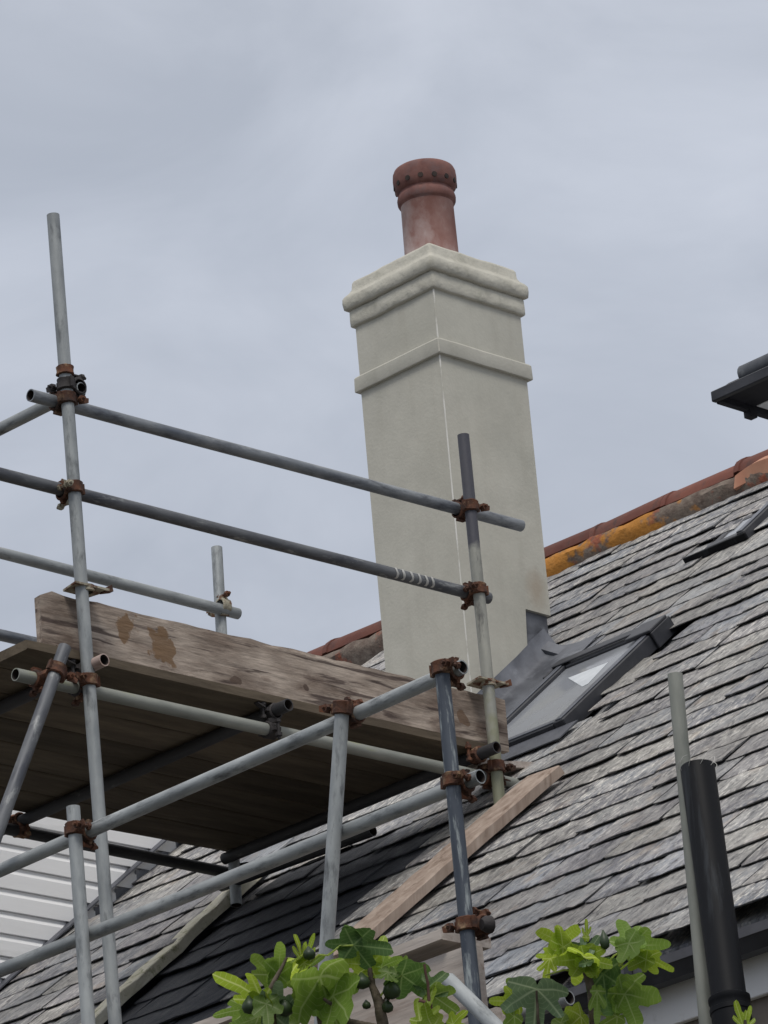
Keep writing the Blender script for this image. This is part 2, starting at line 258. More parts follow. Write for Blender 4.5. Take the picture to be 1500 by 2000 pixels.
    c = mix(sp.outputs['Fac'], c, mix(mr(fine, .3, .7, 0, 1), (.034, .037, .045, 1), (.072, .076, .088, 1)))
    L(c, b.inputs['Base Color']); b.inputs['Roughness'].default_value = .62; b.inputs['Specular IOR Level'].default_value = .45
    L(mr(fine, .35, .65, .5, .8), b.inputs['Roughness'])
    bh = N('ShaderNodeMath'); bh.operation = 'ADD'; L(fine, bh.inputs[0]); L(streak, bh.inputs[1])
    bp = N('ShaderNodeBump'); bp.inputs['Strength'].default_value = 1; bp.inputs['Distance'].default_value = .013; L(bh.outputs[0], bp.inputs['Height']); L(bp.outputs[0], b.inputs['Normal'])
    M['slate'] = m
slate_mat()

def leaf_mat(name, c1, c2, vein, trans):
    m = bpy.data.materials.new(name); m.use_nodes = True; nt = m.node_tree; N = nt.nodes.new; L = nt.links.new
    b = nt.nodes['Principled BSDF']; out = nt.nodes['Material Output']; tc = N('ShaderNodeTexCoord'); oi = N('ShaderNodeObjectInfo')
    n = N('ShaderNodeTexNoise'); n.inputs['Scale'].default_value = 22; n.inputs['Detail'].default_value = 4; L(tc.outputs['Object'], n.inputs[0])
    mx = N('ShaderNodeMix'); mx.data_type = 'RGBA'; L(n.outputs[0], mx.inputs[0]); mx.inputs[6].default_value = (*c1, 1); mx.inputs[7].default_value = (*c2, 1)
    at_ = N('ShaderNodeAttribute'); at_.attribute_name = 'vein'
    uv = N('ShaderNodeUVMap'); uv.uv_map = 'veins'; sx = N('ShaderNodeSeparateXYZ'); L(uv.outputs[0], sx.inputs[0])
    # u is the angle from the nearest main vein times the distance out, so a fixed u is a thin rib
    vr = N('ShaderNodeMapRange'); vr.inputs[1].default_value = .010; vr.inputs[2].default_value = .034; vr.inputs[3].default_value = .7; vr.inputs[4].default_value = 0; L(sx.outputs[0], vr.inputs[0])
    wv = N('ShaderNodeMath'); wv.operation = 'SINE'; wm = N('ShaderNodeMath'); wm.operation = 'MULTIPLY'; wm.inputs[1].default_value = 62; L(sx.outputs[1], wm.inputs[0]); L(wm.outputs[0], wv.inputs[0])
    wr = N('ShaderNodeMapRange'); wr.inputs[1].default_value = .86; wr.inputs[2].default_value = 1; wr.inputs[3].default_value = 0; wr.inputs[4].default_value = .3; L(wv.outputs[0], wr.inputs[0])
    mxv = N('ShaderNodeMath'); mxv.operation = 'MAXIMUM'; L(vr.outputs[0], mxv.inputs[0]); L(wr.outputs[0], mxv.inputs[1])
    m2 = N('ShaderNodeMix'); m2.data_type = 'RGBA'; L(mxv.outputs[0], m2.inputs[0]); L(mx.outputs[2], m2.inputs[6]); m2.inputs[7].default_value = (*vein, 1)
    hs = N('ShaderNodeHueSaturation'); mr = N('ShaderNodeMapRange'); mr.inputs[3].default_value = .72; mr.inputs[4].default_value = 1.3; L(oi.outputs['Random'], mr.inputs[0]); L(mr.outputs[0], hs.inputs['Value']); L(m2.outputs[2], hs.inputs['Color'])
    L(hs.outputs[0], b.inputs['Base Color']); b.inputs['Roughness'].default_value = .5; b.inputs['Specular IOR Level'].default_value = .35
    bp = N('ShaderNodeBump'); bp.inputs['Strength'].default_value = .5; bp.inputs['Distance'].default_value = .004; L(n.outputs[0], bp.inputs['Height']); L(bp.outputs[0], b.inputs['Normal'])
    tr = N('ShaderNodeBsdfTranslucent'); hs2 = N('ShaderNodeHueSaturation'); hs2.inputs['Value'].default_value = 1.5; hs2.inputs['Hue'].default_value = .485; L(hs.outputs[0], hs2.inputs['Color']); L(hs2.outputs[0], tr.inputs[0])
    ms = N('ShaderNodeMixShader'); ms.inputs[0].default_value = trans; L(b.outputs[0], ms.inputs[1]); L(tr.outputs[0], ms.inputs[2]); L(ms.outputs[0], out.inputs[0])
    M[name] = m
leaf_mat('leaf_mid', (.11, .20, .03), (.18, .29, .05), (.34, .43, .18), .5)
leaf_mat('leaf_bright', (.19, .30, .025), (.27, .38, .04), (.50, .58, .22), .6)
leaf_mat('leaf_dark', (.05, .115, .026), (.075, .15, .035), (.22, .32, .12), .4)
leaf_mat('leaf_grey', (.10, .165, .085), (.14, .21, .115), (.36, .44, .28), .3)

def glass():
    m = bpy.data.materials.new('window_glass'); m.use_nodes = True; b = m.node_tree.nodes['Principled BSDF']
    b.inputs['Base Color'].default_value = (.27, .285, .31, 1); b.inputs['Roughness'].default_value = .06; b.inputs['Specular IOR Level'].default_value = .6
    n = m.node_tree.nodes.new('ShaderNodeTexNoise'); n.inputs['Scale'].default_value = 3; tc = m.node_tree.nodes.new('ShaderNodeTexCoord'); m.node_tree.links.new(tc.outputs['Object'], n.inputs[0])
    r = m.node_tree.nodes.new('ShaderNodeMapRange'); r.inputs[1].default_value = .4; r.inputs[2].default_value = .65; r.inputs[3].default_value = .08; r.inputs[4].default_value = .35
    m.node_tree.links.new(n.outputs[0], r.inputs[0]); m.node_tree.links.new(r.outputs[0], b.inputs['Roughness'])
    M['window_glass'] = m
glass()

# ------------------------------------------------------------------ object helpers
WM = {}
def place(o, Mw, parent):
    COL.objects.link(o)
    WM[o.name] = Mw
    if parent:
        o.parent = parent; o.matrix_basis = WM[parent.name].inverted() @ Mw
    else: o.matrix_basis = Mw
    return o
def thing(name, loc, label, cat, group=None, kind=None):
    o = bpy.data.objects.new(name, None); o.empty_display_size = .2
    place(o, Matrix.Translation(loc), None); o['label'] = label; o['category'] = cat
    if group: o['group'] = group
    if kind: o['kind'] = kind
    return o
def obj(name, bm, m, parent=None, smooth=False, label=None, sharp=40):
    """bm in world coordinates; the object's origin goes to the middle of its bounds"""
    if len(bm.verts):
        lo = [min(v.co[i] for v in bm.verts) for i in range(3)]; hi = [max(v.co[i] for v in bm.verts) for i in range(3)]
        c = Vector([(a+b)/2 for a, b in zip(lo, hi)])
    bmesh.ops.translate(bm, verts=bm.verts, vec=-c)
    me = bpy.data.meshes.new(name); bm.to_mesh(me); bm.free()
    if isinstance(m, str): m = [m]
    for k in m: me.materials.append(M[k])
    if smooth:
        me.polygons.foreach_set('use_smooth', [True]*len(me.polygons)); me.set_sharp_from_angle(angle=R(sharp))
    o = bpy.data.objects.new(name, me); place(o, Matrix.Translation(c), parent)
    if label: o['label'] = label
    return o
def B(): return bmesh.new()
def frame(d, hint=Vector((0, 0, 1))):
    d = d.normalized()
    if abs(d.dot(hint)) > .98: hint = Vector((1, 0, 0))
    x = hint.cross(d).normalized(); return x, d.cross(x), d
def ring(bm, c, x, y, r, n=20, j=0):
    return [bm.verts.new(c + x*math.cos(2*math.pi*i/n)*r*(1+random.uniform(-j, j)) + y*math.sin(2*math.pi*i/n)*r*(1+random.uniform(-j, j))) for i in range(n)]
def bridge(bm, a, b, mi=0):
    n = len(a)
    for i in range(n):
        f = bm.faces.new((a[i], a[(i+1) % n], b[(i+1) % n], b[i])); f.material_index = mi
def lathe(bm, p, axis, prof, n=24, cap=(True, True), j=0):
    """prof: (distance along axis, radius)"""
    x, y, d = frame(axis); rs = [ring(bm, p+d*h, x, y, r, n, j) for h, r in prof]
    for a, b in zip(rs, rs[1:]): bridge(bm, a, b)
    if cap[0]: bm.faces.new(list(reversed(rs[0])))
    if cap[1]: bm.faces.new(rs[-1])
    return rs
def hexa(bm, P8, mi=0):
    """eight corners: four of one end in order, four of the other"""
    v = [bm.verts.new(p) for p in P8]
    for f in ((3, 2, 1, 0), (4, 5, 6, 7), (0, 1, 5, 4), (1, 2, 6, 5), (2, 3, 7, 6), (3, 0, 4, 7)):
        q = bm.faces.new([v[i] for i in f]); q.material_index = mi
    return v
def box(bm, a, b, mi=0):
    (x0, y0, z0), (x1, y1, z1) = a, b
    return hexa(bm, [Vector(p) for p in ((x0, y0, z0), (x1, y0, z0), (x1, y1, z0), (x0, y1, z0), (x0, y0, z1), (x1, y0, z1), (x1, y1, z1), (x0, y1, z1))], mi)
def rbox(bm, s0, s1, t0, t1, h0, h1, mi=0):
    """a box in the roof's own directions"""
    return hexa(bm, [roof(*p) for p in ((s0, t0, h0), (s1, t0, h0), (s1, t1, h0), (s0, t1, h0), (s0, t0, h1), (s1, t0, h1), (s1, t1, h1), (s0, t1, h1))], mi)
def prism(bm, pts, off, mi=0):
    a = [bm.verts.new(p) for p in pts]; b = [bm.verts.new(Vector(p)+off) for p in pts]; n = len(a)
    fs = [bm.faces.new(list(reversed(a))), bm.faces.new(b)] + [bm.faces.new((a[i], a[(i+1) % n], b[(i+1) % n], b[i])) for i in range(n)]
    for f in fs: f.material_index = mi
def bevel(bm, w, seg=1):
    bmesh.ops.recalc_face_normals(bm, faces=bm.faces)
    bmesh.ops.bevel(bm, geom=[e for e in bm.edges if e.calc_face_angle(0) > R(25)], offset=w, segments=seg, affect='EDGES', profile=.5, clamp_overlap=True)
def roughen(bm, amp, sc):
    for v in bm.verts: v.co += noise.noise_vector(v.co*sc)*amp

TR = .02415
def tube(name, p0, p1, m, parent, r=TR, ends=(1, 1), label=None, wob=.0011):
    """scaffold tube: hollow at both ends, its own z axis along its length; a little bent and dented with use"""
    p0, p1 = Vector(p0), Vector(p1); L_ = (p1-p0).length; bm = B(); n = 28; k = max(3, int(L_/.16)); seed = random.random()*99
    X, Y, Z = Vector((1, 0, 0)), Vector((0, 1, 0)), Vector((0, 0, 1)); w = .0042; deep = min(.14, L_/3)
    zs = [i/k*L_ for i in range(k+1)]; rings = []
    for z in zs:
        q = noise.noise_vector(Vector((seed, z*1.3, 0)))*wob*1.6; q.z = 0
        rings.append(ring(bm, Vector((0, 0, z-L_/2))+q, X, Y, r*(1+.012*noise.noise(Vector((seed, 5, z*9)))), n))
    for a, b in zip(rings, rings[1:]): bridge(bm, a, b)
    for e, (rg, sgn) in enumerate(((rings[0], 1), (rings[-1], -1))):
        if ends[e]:
            c = Vector((0, 0, (-L_/2, L_/2)[e])); ce = sum((v.co for v in rg), Vector())/n
            i1 = ring(bm, ce, X, Y, r-w, n); i2 = ring(bm, ce+Vector((0, 0, sgn*deep)), X, Y, r-w, n)
            if sgn > 0: bridge(bm, i1, rg); bridge(bm, i2, i1, 1); f = bm.faces.new(i2)
            else: bridge(bm, rg, i1); bridge(bm, i1, i2, 1); f = bm.faces.new(list(reversed(i2)))
            f.material_index = 1
        else: bm.faces.new(list(reversed(rg)) if sgn > 0 else rg)
    me = bpy.data.meshes.new(name); bm.to_mesh(me); bm.free(); me.materials.append(M[m]); me.materials.append(M['tube_inside'])
    me.polygons.foreach_set('use_smooth', [True]*len(me.polygons)); me.set_sharp_from_angle(angle=R(50))
    x, y, d = frame(p1-p0); rot = Matrix(((x.x, y.x, d.x), (x.y, y.y, d.y), (x.z, y.z, d.z))).to_4x4()
    o = bpy.data.objects.new(name, me); place(o, Matrix.Translation((p0+p1)/2) @ rot, parent)
    if label: o['label'] = label
    return o

def band(bm, c, d, r=.0295, w=.046, th=.006, lug=None):
    """one strap of a coupler, round a tube running along d; lug: direction of the flanges"""
    x, y, d = frame(d, lug if lug is not None else Vector((0, 0, 1)))
    n = 22; prof = [(-w/2, r-.004), (-w/2, r), (-w*.42, r+th*.8), (-w*.12, r+th*.45), (w*.12, r+th*.45), (w*.42, r+th*.8), (w/2, r), (w/2, r-.004)]
    rs = [ring(bm, c+d*h, x, y, q, n, .018) for h, q in prof]
    for a, b in zip(rs, rs[1:]): bridge(bm, a, b)
def coupler(c1, d1, c2, d2, parent, m='rusty_steel', flip=1, mat_bolt=None, flap=True):
    """double coupler holding tube 1 (centre c1, direction d1) to tube 2"""
    c1, c2 = Vector(c1), Vector(c2); d1, d2 = Vector(d1).normalized(), Vector(d2).normalized()
    ax = d1.cross(d2)
    if ax.length < .2: ax = frame(d1)[0]
    ax.normalize()
    if (c2-c1).dot(ax) < 0: ax = -ax
    bm = B()
    band(bm, c1, d1, lug=ax); band(bm, c2, d2, lug=ax)
    x, y, z = frame(ax, d1); m1 = (c1+c2)/2; gap = max((c2-c1).dot(ax)-2*.03, .012)
    lathe(bm, m1-ax*gap*.6, ax, [(0, .021), (gap*1.2, .021)], 10)
    # hinge lugs and flanges, on both straps
    for c, d, s in ((c1, d1, flip), (c2, d2, -flip)):
        o_ = d.cross(ax).normalized()*s; dd = -ax if c is c1 or (c-c1).length < 1e-6 else ax
        for q in (1, -1):
            k = c + o_*q*.036 + dd*.004
            hexa(bm, [k + o_*a*.5 + d*b + dd*e for a, b, e in ((-.014, -.02, -.008), (.018, -.017, -.006), (.018, .017, -.006), (-.014, .02, -.008), (-.014, -.02, .009), (.016, -.017, .006), (.016, .017, .006), (-.014, .02, .009))])
    roughen(bm, .0022, 55)
    o = obj('coupler', bm, m, parent, True, sharp=35)
    for c, d, s in ((c1, d1, flip), (c2, d2, -flip)):
        o_ = d.cross(ax).normalized()*s; dd = -ax if c is c1 else ax; b2 = B(); k = c + o_*.047
        lathe(b2, k - dd*.03, dd, [(0, .0125), (.012, .0125), (.0121, .0065), (.052, .0065), (.0521, .0135), (.066, .0135), (.0661, .0065), (.078, .006)], 6)
        if flap and s == flip:
            q = k + dd*.012
            hexa(b2, [q + o_*a + d*b + dd*e for a, b, e in ((0, -.016, -.003), (.034, -.009, .01), (.034, .010, .012), (0, .016, -.003), (0, -.016, .004), (.034, -.009, .016), (.034, .010, .018), (0, .016, .004))])
        roughen(b2, .0015, 70)
        obj('bolt', b2, mat_bolt or m, o, True, sharp=35)
    return o
def toe_clip(c, d, side, parent, m='worn_fitting'):
    """flat board clip on a standard: a strap and a blade over the board's top edge"""
    c = Vector(c); bm = B(); band(bm, c, d, w=.026, th=.004); X = Vector((1, 0, 0)); Y = Vector((0, 1, 0)); Z = Vector((0, 0, 1))
    hexa(bm, [c + X*a + Y*b + Z*e for a, b, e in ((-.075, -.03, .002), (.085, -.034, .0), (.075, .075, .004), (-.05, .07, .004), (-.075, -.03, .009), (.085, -.034, .008), (.075, .075, .012), (-.05, .07, .012))])
    roughen(bm, .003, 30); o = obj('board_clip', bm, m, parent, True, sharp=35)
    b2 = B(); q = c + X*side*.07 + Y*-.01
    hexa(b2, [q + X*a*side + Y*b + Z*e for a, b, e in ((0, -.015, -.006), (.045, -.012, .006), (.045, .012, .006), (0, .015, -.006), (0, -.015, .010), (.04, -.012, .032), (.04, .012, .032), (0, .015, .010))])
    obj('wedge', b2, 'rusty_steel', o)
    return o
def board(name, p0, p1, wv, th, m, parent, label=None, amp=.002, nl=14, chop=False):
    """plank from p0 to p1 (middle of its lower face), wv its width vector, th its thickness vector"""
    p0, p1, wv, th = Vector(p0), Vector(p1), Vector(wv), Vector(th); bm = B(); prev = None; seed = Vector((random.random()*50, 0, 0))
    for i in range(nl+1):
        c = p0.lerp(p1, i/nl); bow = th.normalized()*noise.noise(seed+Vector((i*.5, 0, 0)))*amp*1.5
        q = []
        for a, b in ((-.5, .06), (-.5, .94), (-.46, 1), (.46, 1), (.5, .94), (.5, .06), (.46, 0), (-.46, 0)):
            b_ = b*.90 if chop and i == 0 and b > .5 else b
            q.append(bm.verts.new(c + wv*a + th*b_ + bow + noise.noise_vector(seed+Vector((i*.9, a*7, b*3)))*amp))
        if prev: bridge(bm, prev, q)
        else: bm.faces.new(list(reversed(q)))
        prev = q
    bm.faces.new(prev); bmesh.ops.recalc_face_normals(bm, faces=bm.faces)
    return obj(name, bm, m, parent, label=label)

# ------------------------------------------------------------------ ground
bm = B(); v = [bm.verts.new(p) for p in ((-300, -300, 0), (300, -300, 0), (300, 300, 0), (-300, 300, 0))]; bm.faces.new(v)
g = obj('ground', bm, 'garden_paving'); g['kind'] = 'structure'; g['label'] = 'paved garden ground below the house'

# ------------------------------------------------------------------ the house
house = thing('house', (15, 12, 0), 'house with the tall cream chimney, roof window and pale riven slates', 'house')
S_TOP = (15.61-XE)/SD.x                              # eaves to ridge along the slope
T_LO, T_HI, STEP = 6.5, 18.5, 13.74
XW = XE+.13
bm = B(); box(bm, (XW, T_LO, 0), (20.0, 15.6, 5.55)); obj('wall', bm, 'wall_render', house)
# roof: both slopes as a solid, slates laid on the near one
bm = B()
ridge = roof(S_TOP, 0, -.012)
prof = [(R0.x+.02, R0.z-.03), (ridge.x, ridge.z), (20.3, R0.z-.03), (20.3, R0.z-.09), (R0.x+.02, R0.z-.09)]
prism(bm, [Vector((a, T_LO, b)) for a, b in prof], Vector((0, T_HI-T_LO, 0)))
roof_o = obj('roof', bm, 'slate', house)

# slates
FT = Vector((13.65, 13.12, 0)); CW, CD = .545, .505    # chimney corner nearest the camera and its sides
WIN = ((13.30-XE)/SD.x, (13.985-XE)/SD.x, 12.25, 12.86)
WIN2 = ((14.775-XE)/SD.x, (15.06-XE)/SD.x, 12.44, 12.73)
CH = ((FT.x-XE)/SD.x, (FT.x+CW-XE)/SD.x, FT.y, FT.y+CD)
def slate_mesh(k):
    """unit wide, .36 long, tail at y = 0, underside near z = 0, riven top, ragged tail and sides"""
    rnd = random.Random(k); nx, ny = 6, 4; V = []; F = []; L_ = .36; th = .0075
    sd = Vector((k*3.7, 1.1, 0))
    ys = [0, .012, .09, .2, L_]
    for j in range(ny+1):
        for i in range(nx+1):
            x = -.5+i/nx; y = ys[j]
            if j == 0: y += rnd.uniform(-.005, .006)
            if i in (0, nx): x += rnd.uniform(-.012, .012)
            if j == 0 and i in (0, nx): y += rnd.uniform(0, .009)
            z = th + .0048*noise.noise(sd+Vector((x*4.2, y*9, 0))) + .0028*noise.noise(sd*2+Vector((x*13, y*26, 0)))
            if j == 0: z -= rnd.uniform(.001, .0028)
            V.append((x, y, z))
    top = len(V)
    for i in range(nx+1):
        x, y, z = V[i]; V.append((x, y+rnd.uniform(.0, .003), min(0+rnd.uniform(-.0005, .0015), z-.003)))
    a = len(V); V += [(-.5, L_, 0), (.5, L_, 0)]
    for j in range(ny):
        for i in range(nx):
            q = j*(nx+1)+i; F.append((q, q+1, q+nx+2, q+nx+1))
    for i in range(nx): F.append((top+i, top+i+1, i+1, i))
    left = [j*(nx+1) for j in range(ny+1)]; right = [j*(nx+1)+nx for j in range(ny+1)]
    F.append(tuple([top]+left+[a])); F.append(tuple([a+1]+list(reversed(right))+[top+nx]))
    F.append((top+nx, top, a, a+1))
    return V, F
VAR = [slate_mesh(k) for k in range(16)]
VM = []; VMD = []
for k, (V_, F_) in enumerate(VAR):
    for lst, fr in ((VM, 0.), (VMD, 1.)):
        me = bpy.data.meshes.new('slate'); me.from_pydata(V_, [], F_); me.materials.append(M['slate'])
        at_ = me.attributes.new('dark_shade', 'FLOAT', 'POINT'); at_.data.foreach_set('value', [1. if 35 <= i_ < 42 else fr for i_ in range(len(V_))]); lst.append(me)  # tail's lower edge painted dark for shade in the gap
slates = []; S_STEP = (13.02-XE)/SD.x
s = -.035; row = 0
while s < S_TOP-.05:
    g_ = .205 - .03*min(1, max(0, (s-1.2)/4.0))
    t = T_LO+1.4 + random.random()*.3; 
    while t < 16.6:
        w = random.choice((.22, .26, .30, .34, .38, .42))*random.uniform(.93, 1.07)
        if row % 9 == 4: w *= 1.15
        tc_, sm = t+w/2, s+.10
        t_n = t+w+.0065
        lift = .055 if tc_ > STEP and s < S_STEP else 0
        if t < STEP < t+w and s < S_STEP:
            # cut to the line where the roof steps up
            if STEP-t > .09: w = STEP-t-.004; tc_ = t+w/2; lift = 0; t_n = STEP+.001
            else: t = STEP+.001; continue
        skip = any(a-.06 < sm < b-.02 and c-.02 < tc_ < d+.02 for a, b, c, d in (WIN, WIN2, CH))
        if tc_ > 15.2+.1 and s > .4: skip = True
        if not skip:
            dark_shade = 1. if (12.30+random.random()*.5 < tc_ < STEP and s < (12.66-XE)/SD.x+random.random()*.3) else 0.  # slates below the platform get its shade as dark colour
            slates.append((s+random.uniform(-.007, .007) - (random.random() < .03)*.02, tc_, w, lift+random.uniform(0, .004), random.gauss(0, .010+.02*dark_shade), random.randrange(16), dark_shade, random.uniform(-.004, .006)+dark_shade*random.uniform(-.004, .010)))
        t = t_n
    s += g_; row += 1
HT = .0215
def slate_matrix(s, t, w, lift, rz, k, dark_shade, tl):
    x = Vector((0, -1, 0)); slope = math.atan2(HT+tl-.0005, .36)
    y = (SD*math.cos(slope) - RN*math.sin(slope)); z = x.cross(y).normalized()
    m = Matrix(((x.x, y.x, z.x), (x.y, y.y, z.y), (x.z, y.z, z.z))).to_4x4()
    return Matrix.Translation(roof(s, t, HT+tl+lift)) @ m @ Matrix.Rotation(rz, 4, 'Z') @ Matrix.Diagonal((w, 1, 1, 1))
rank = []
for q in slates:
    u_, v_, d_ = px(roof(q[0]+.1, q[1], q[3]))
    seen = 0 < u_ < 1500 and 880 < v_ < 2010
    # behind the working platform, the chimney or the toe board
    if seen and v_ < 1660 and u_ < 980 and v_ > 1150: seen = seen and (v_ > 1540+(980-u_)*.27)
    rank.append((0 if seen else 1, d_-(q[2]*4)))
order = sorted(range(len(slates)), key=lambda i: rank[i])
solo = set(order[:298])
JV, JF, JT, JFr = [], [], [], []
for i, q in enumerate(slates):
    Mw = slate_matrix(*q)
    if i in solo:
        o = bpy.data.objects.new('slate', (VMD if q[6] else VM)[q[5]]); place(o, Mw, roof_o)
    else:
        V_, F_ = VAR[q[5]]; b0 = len(JV); JV += [tuple(Mw @ Vector(p)) for p in V_]; JF += [tuple(b0+j for j in f) for f in F_]
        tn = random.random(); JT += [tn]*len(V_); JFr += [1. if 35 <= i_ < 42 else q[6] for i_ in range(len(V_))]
me = bpy.data.meshes.new('slate_field'); me.from_pydata(JV, [], JF); me.materials.append(M['slate'])
me.attributes.new('tone', 'FLOAT', 'POINT').data.foreach_set('value', JT); me.attributes.new('dark_shade', 'FLOAT', 'POINT').data.foreach_set('value', JFr)
o = bpy.data.objects.new('slate_field', me); place(o, Matrix.Identity(4), roof_o); o['kind'] = 'stuff'; o['label'] = 'slates farther up and along the roof'
print('slates', len(slates), 'joined verts', len(JV))
# raised bed under the far section, and its pale timber edge
bm = B(); rbox(bm, -.02, S_STEP+.2, STEP+.10, T_HI-2.5, -.02, .05); obj('raised_deck', bm, 'soffit_dark', roof_o)
sa = (12.98-XE)/SD.x
board('verge_board', roof(-.05, STEP+.004, .047), roof(sa, STEP+.004, .047), Vector((0, .095, .0)), RN*.044, 'verge_timber', roof_o, amp=.006, nl=26)
# ridge tiles on a bed of mortar
rz = roof(S_TOP, 0, 0)
t = 11.2
while t < 17.5:
    bm = B(); rings = []; e0 = random.uniform(-.006, .006); e1 = random.uniform(-.006, .006); w_ = .135
    for j, (dt, gr) in enumerate(((.004, 0), (.43, 0), (.432, .012), (.462, .012))):
        q = []
        for a in range(11):
            th = math.pi*(a/10)*.96+math.pi*.02; rr = w_+gr*.6
            cx = -math.cos(th)*rr*1.12; cz = math.sin(th)*rr*.78 + (e0+(e1-e0)*dt/.46)
            q.append(Vector((rz.x+cx, t+dt, rz.z-.005+cz)))
        rings.append((q, [p + (Vector((rz.x, p.y, rz.z-.01))-p).normalized()*.016 for p in q]))
    for (a1, a2), (b1, b2) in zip(rings, rings[1:]):
        A1 = [[bm.verts.new(p) for p in l] for l in (a1, a2, b1, b2)]
        for i in range(10):
            bm.faces.new((A1[0][i], A1[0][i+1], A1[2][i+1], A1[2][i])); bm.faces.new((A1[1][i+1], A1[1][i], A1[3][i], A1[3][i+1]))
        for ii in (0, 10): bm.faces.new((A1[0][ii], A1[1][ii], A1[3][ii], A1[2][ii]))
    for A, B_ in (rings[0], rings[-1]):
        va, vb = [bm.verts.new(p) for p in A], [bm.verts.new(p) for p in B_]
        for i in range(10): bm.faces.new((va[i], va[i+1], vb[i+1], vb[i]))
    bmesh.ops.remove_doubles(bm, verts=bm.verts, dist=.0001); bmesh.ops.recalc_face_normals(bm, faces=bm.faces)
    roughen(bm, .003, 12)
    obj('ridge_tile', bm, 'fresh_clay' if False else 'ridge_clay', roof_o, True, sharp=45)
    t += .466
bm = B(); prev = None
for i in range(130):
    y = 11.2+i*.05; q = []
    for a, h in ((-.215, -.012), (-.205, .055), (-.185, .085), (-.15, .098), (-.06, .02)):
        s_ = S_TOP+a+(.018*noise.noise(Vector((y*6, a*9, 0))) if h < .08 else 0); q.append(bm.verts.new(roof(s_, y, h+.014*noise.noise(Vector((y*9, a*20, 3))))))
    if prev:
        for k in range(4): bm.faces.new((prev[k], prev[k+1], q[k+1], q[k]))
    prev = q
bmesh.ops.recalc_face_normals(bm, faces=bm.faces)
obj('mortar_bed', bm, 'ridge_mortar', roof_o, True)
# fresh mortar and clay patch near the right end of the visible ridge
_, ty, _p = rhit(1545, 905)
bm = B(); rs = []
for j in range(9):
    f = j/8; q = [bm.verts.new(roof(S_TOP-.23+.03*math.sin(f*3.1), ty-.16+f*.3, .06)), bm.verts.new(roof(S_TOP-.17, ty-.16+f*.3, .10+.02*math.sin(f*3.1))), bm.verts.new(roof(S_TOP-.08, ty-.14+f*.26, .09+.02*math.sin(f*3.1)))]
    if rs: bm.faces.new((rs[0], rs[1], q[1], q[0])); bm.faces.new((rs[1], rs[2], q[2], q[1]))
    rs = q
bmesh.ops.recalc_face_normals(bm, faces=bm.faces); bmesh.ops.solidify(bm, geom=bm.faces[:], thickness=.02)
obj('clay_patch', bm, 'fresh_clay', roof_o, True, label='paler orange clay patch under the ridge')

# ---- chimney
bm = B(); FY = FT.y
Rp = [hit(1077, 1203, 1, FY), hit(1027, 1195, 1, FY), hit(1033, 1292, 1, FY), hit(983, 1352, 1, FY)]
x0, x1 = FT.x, FT.x+CW; y0, y1 = FT.y, FT.y+CD; ZT = 10.0
pts = [Vector((x1, FY, Rp[0].z)), Vector((Rp[1].x, FY, Rp[0].z+.002)), Vector((Rp[2].x, FY, Rp[2].z)), Vector((Rp[3].x, FY, Rp[3].z)), Vector((x0, FY, 7.9)), Vector((x0, FY, ZT)), Vector((x1, FY, ZT))]
prism(bm, pts, Vector((0, CD, 0)))
bmesh.ops.recalc_face_normals(bm, faces=bm.faces)
bmesh.ops.bevel(bm, geom=[e for e in bm.edges if abs((e.verts[0].co-e.verts[1].co).normalized().z) > .95], offset=.006, segments=3, affect='EDGES', profile=.6)
bmesh.ops.recalc_face_normals(bm, faces=bm.faces)
chim = obj('chimney', bm, 'cream_render', house, True, label='tall square cream rendered chimney with one clay pot', sharp=30)
# white arris bead down the corners
bm = B()
for (bx, by) in ((x0, y0),):
    box(bm, (bx-.003, by-.003, 7.95), (bx+.004, by+.004, 9.655)); box(bm, (bx-.003, by-.003, 9.735), (bx+.004, by+.004, 9.971))
bevel(bm, .002); obj('corner_bead', bm, 'bead', chim)
def collar(bm, prof, nseg=14, wob=0, rc=.012):
    """moulding run round the chimney: prof = (outset, z); corners slightly rounded"""
    rings = []
    for o_, z in prof:
        pts = []
        cs = [(x0-o_, y0-o_), (x1+o_, y0-o_), (x1+o_, y1+o_), (x0-o_, y1+o_)]
        for k in range(4):
            a = Vector((*cs[k], z)); b = Vector((*cs[(k+1) % 4], z)); d = (b-a).normalized()
            pts.append(a+d*rc); 
            for i in range(1, nseg): pts.append(a.lerp(b, i/nseg))
            pts.append(b-d*rc)
        out = []
        for p in pts:
            n = noise.noise_vector(p*7)*wob + noise.noise_vector(p*22)*wob*.5; out.append(bm.verts.new(p+n))
        rings.append(out)
    for a, b in zip(rings, rings[1:]): bridge(bm, a, b)
    bm.faces.new(list(reversed(rings[0]))); bm.faces.new(rings[-1]); bmesh.ops.recalc_face_normals(bm, faces=bm.faces)
bm = B(); collar(bm, [(-.02, 9.657), (.018, 9.657), (.020, 9.661), (.019, 9.722), (.014, 9.729), (-.02, 9.733)], 8, .0012, .004); obj('band', bm, 'cream_render', chim, True, sharp=30)
bm = B(); collar(bm, [(-.02, 9.970), (.012, 9.971), (.016, 9.976), (.017, 10.0), (.016, 10.04), (.012, 10.056), (-.02, 10.07)], 26, .0034, .005); obj('lower_moulding', bm, 'cream_render_rough', chim, True, sharp=60)
bm = B(); collar(bm, [(-.02, 10.052), (.027, 10.053), (.033, 10.058), (.036, 10.085), (.034, 10.108), (.026, 10.120), (.012, 10.134), (.003, 10.150), (.001, 10.183), (-.006, 10.196), (-.04, 10.206), (-.13, 10.22)], 22, .0038, .007); obj('crown', bm, 'cream_render_rough', chim, True, sharp=60)
PC = Vector((13.925, 13.375, 10.155))
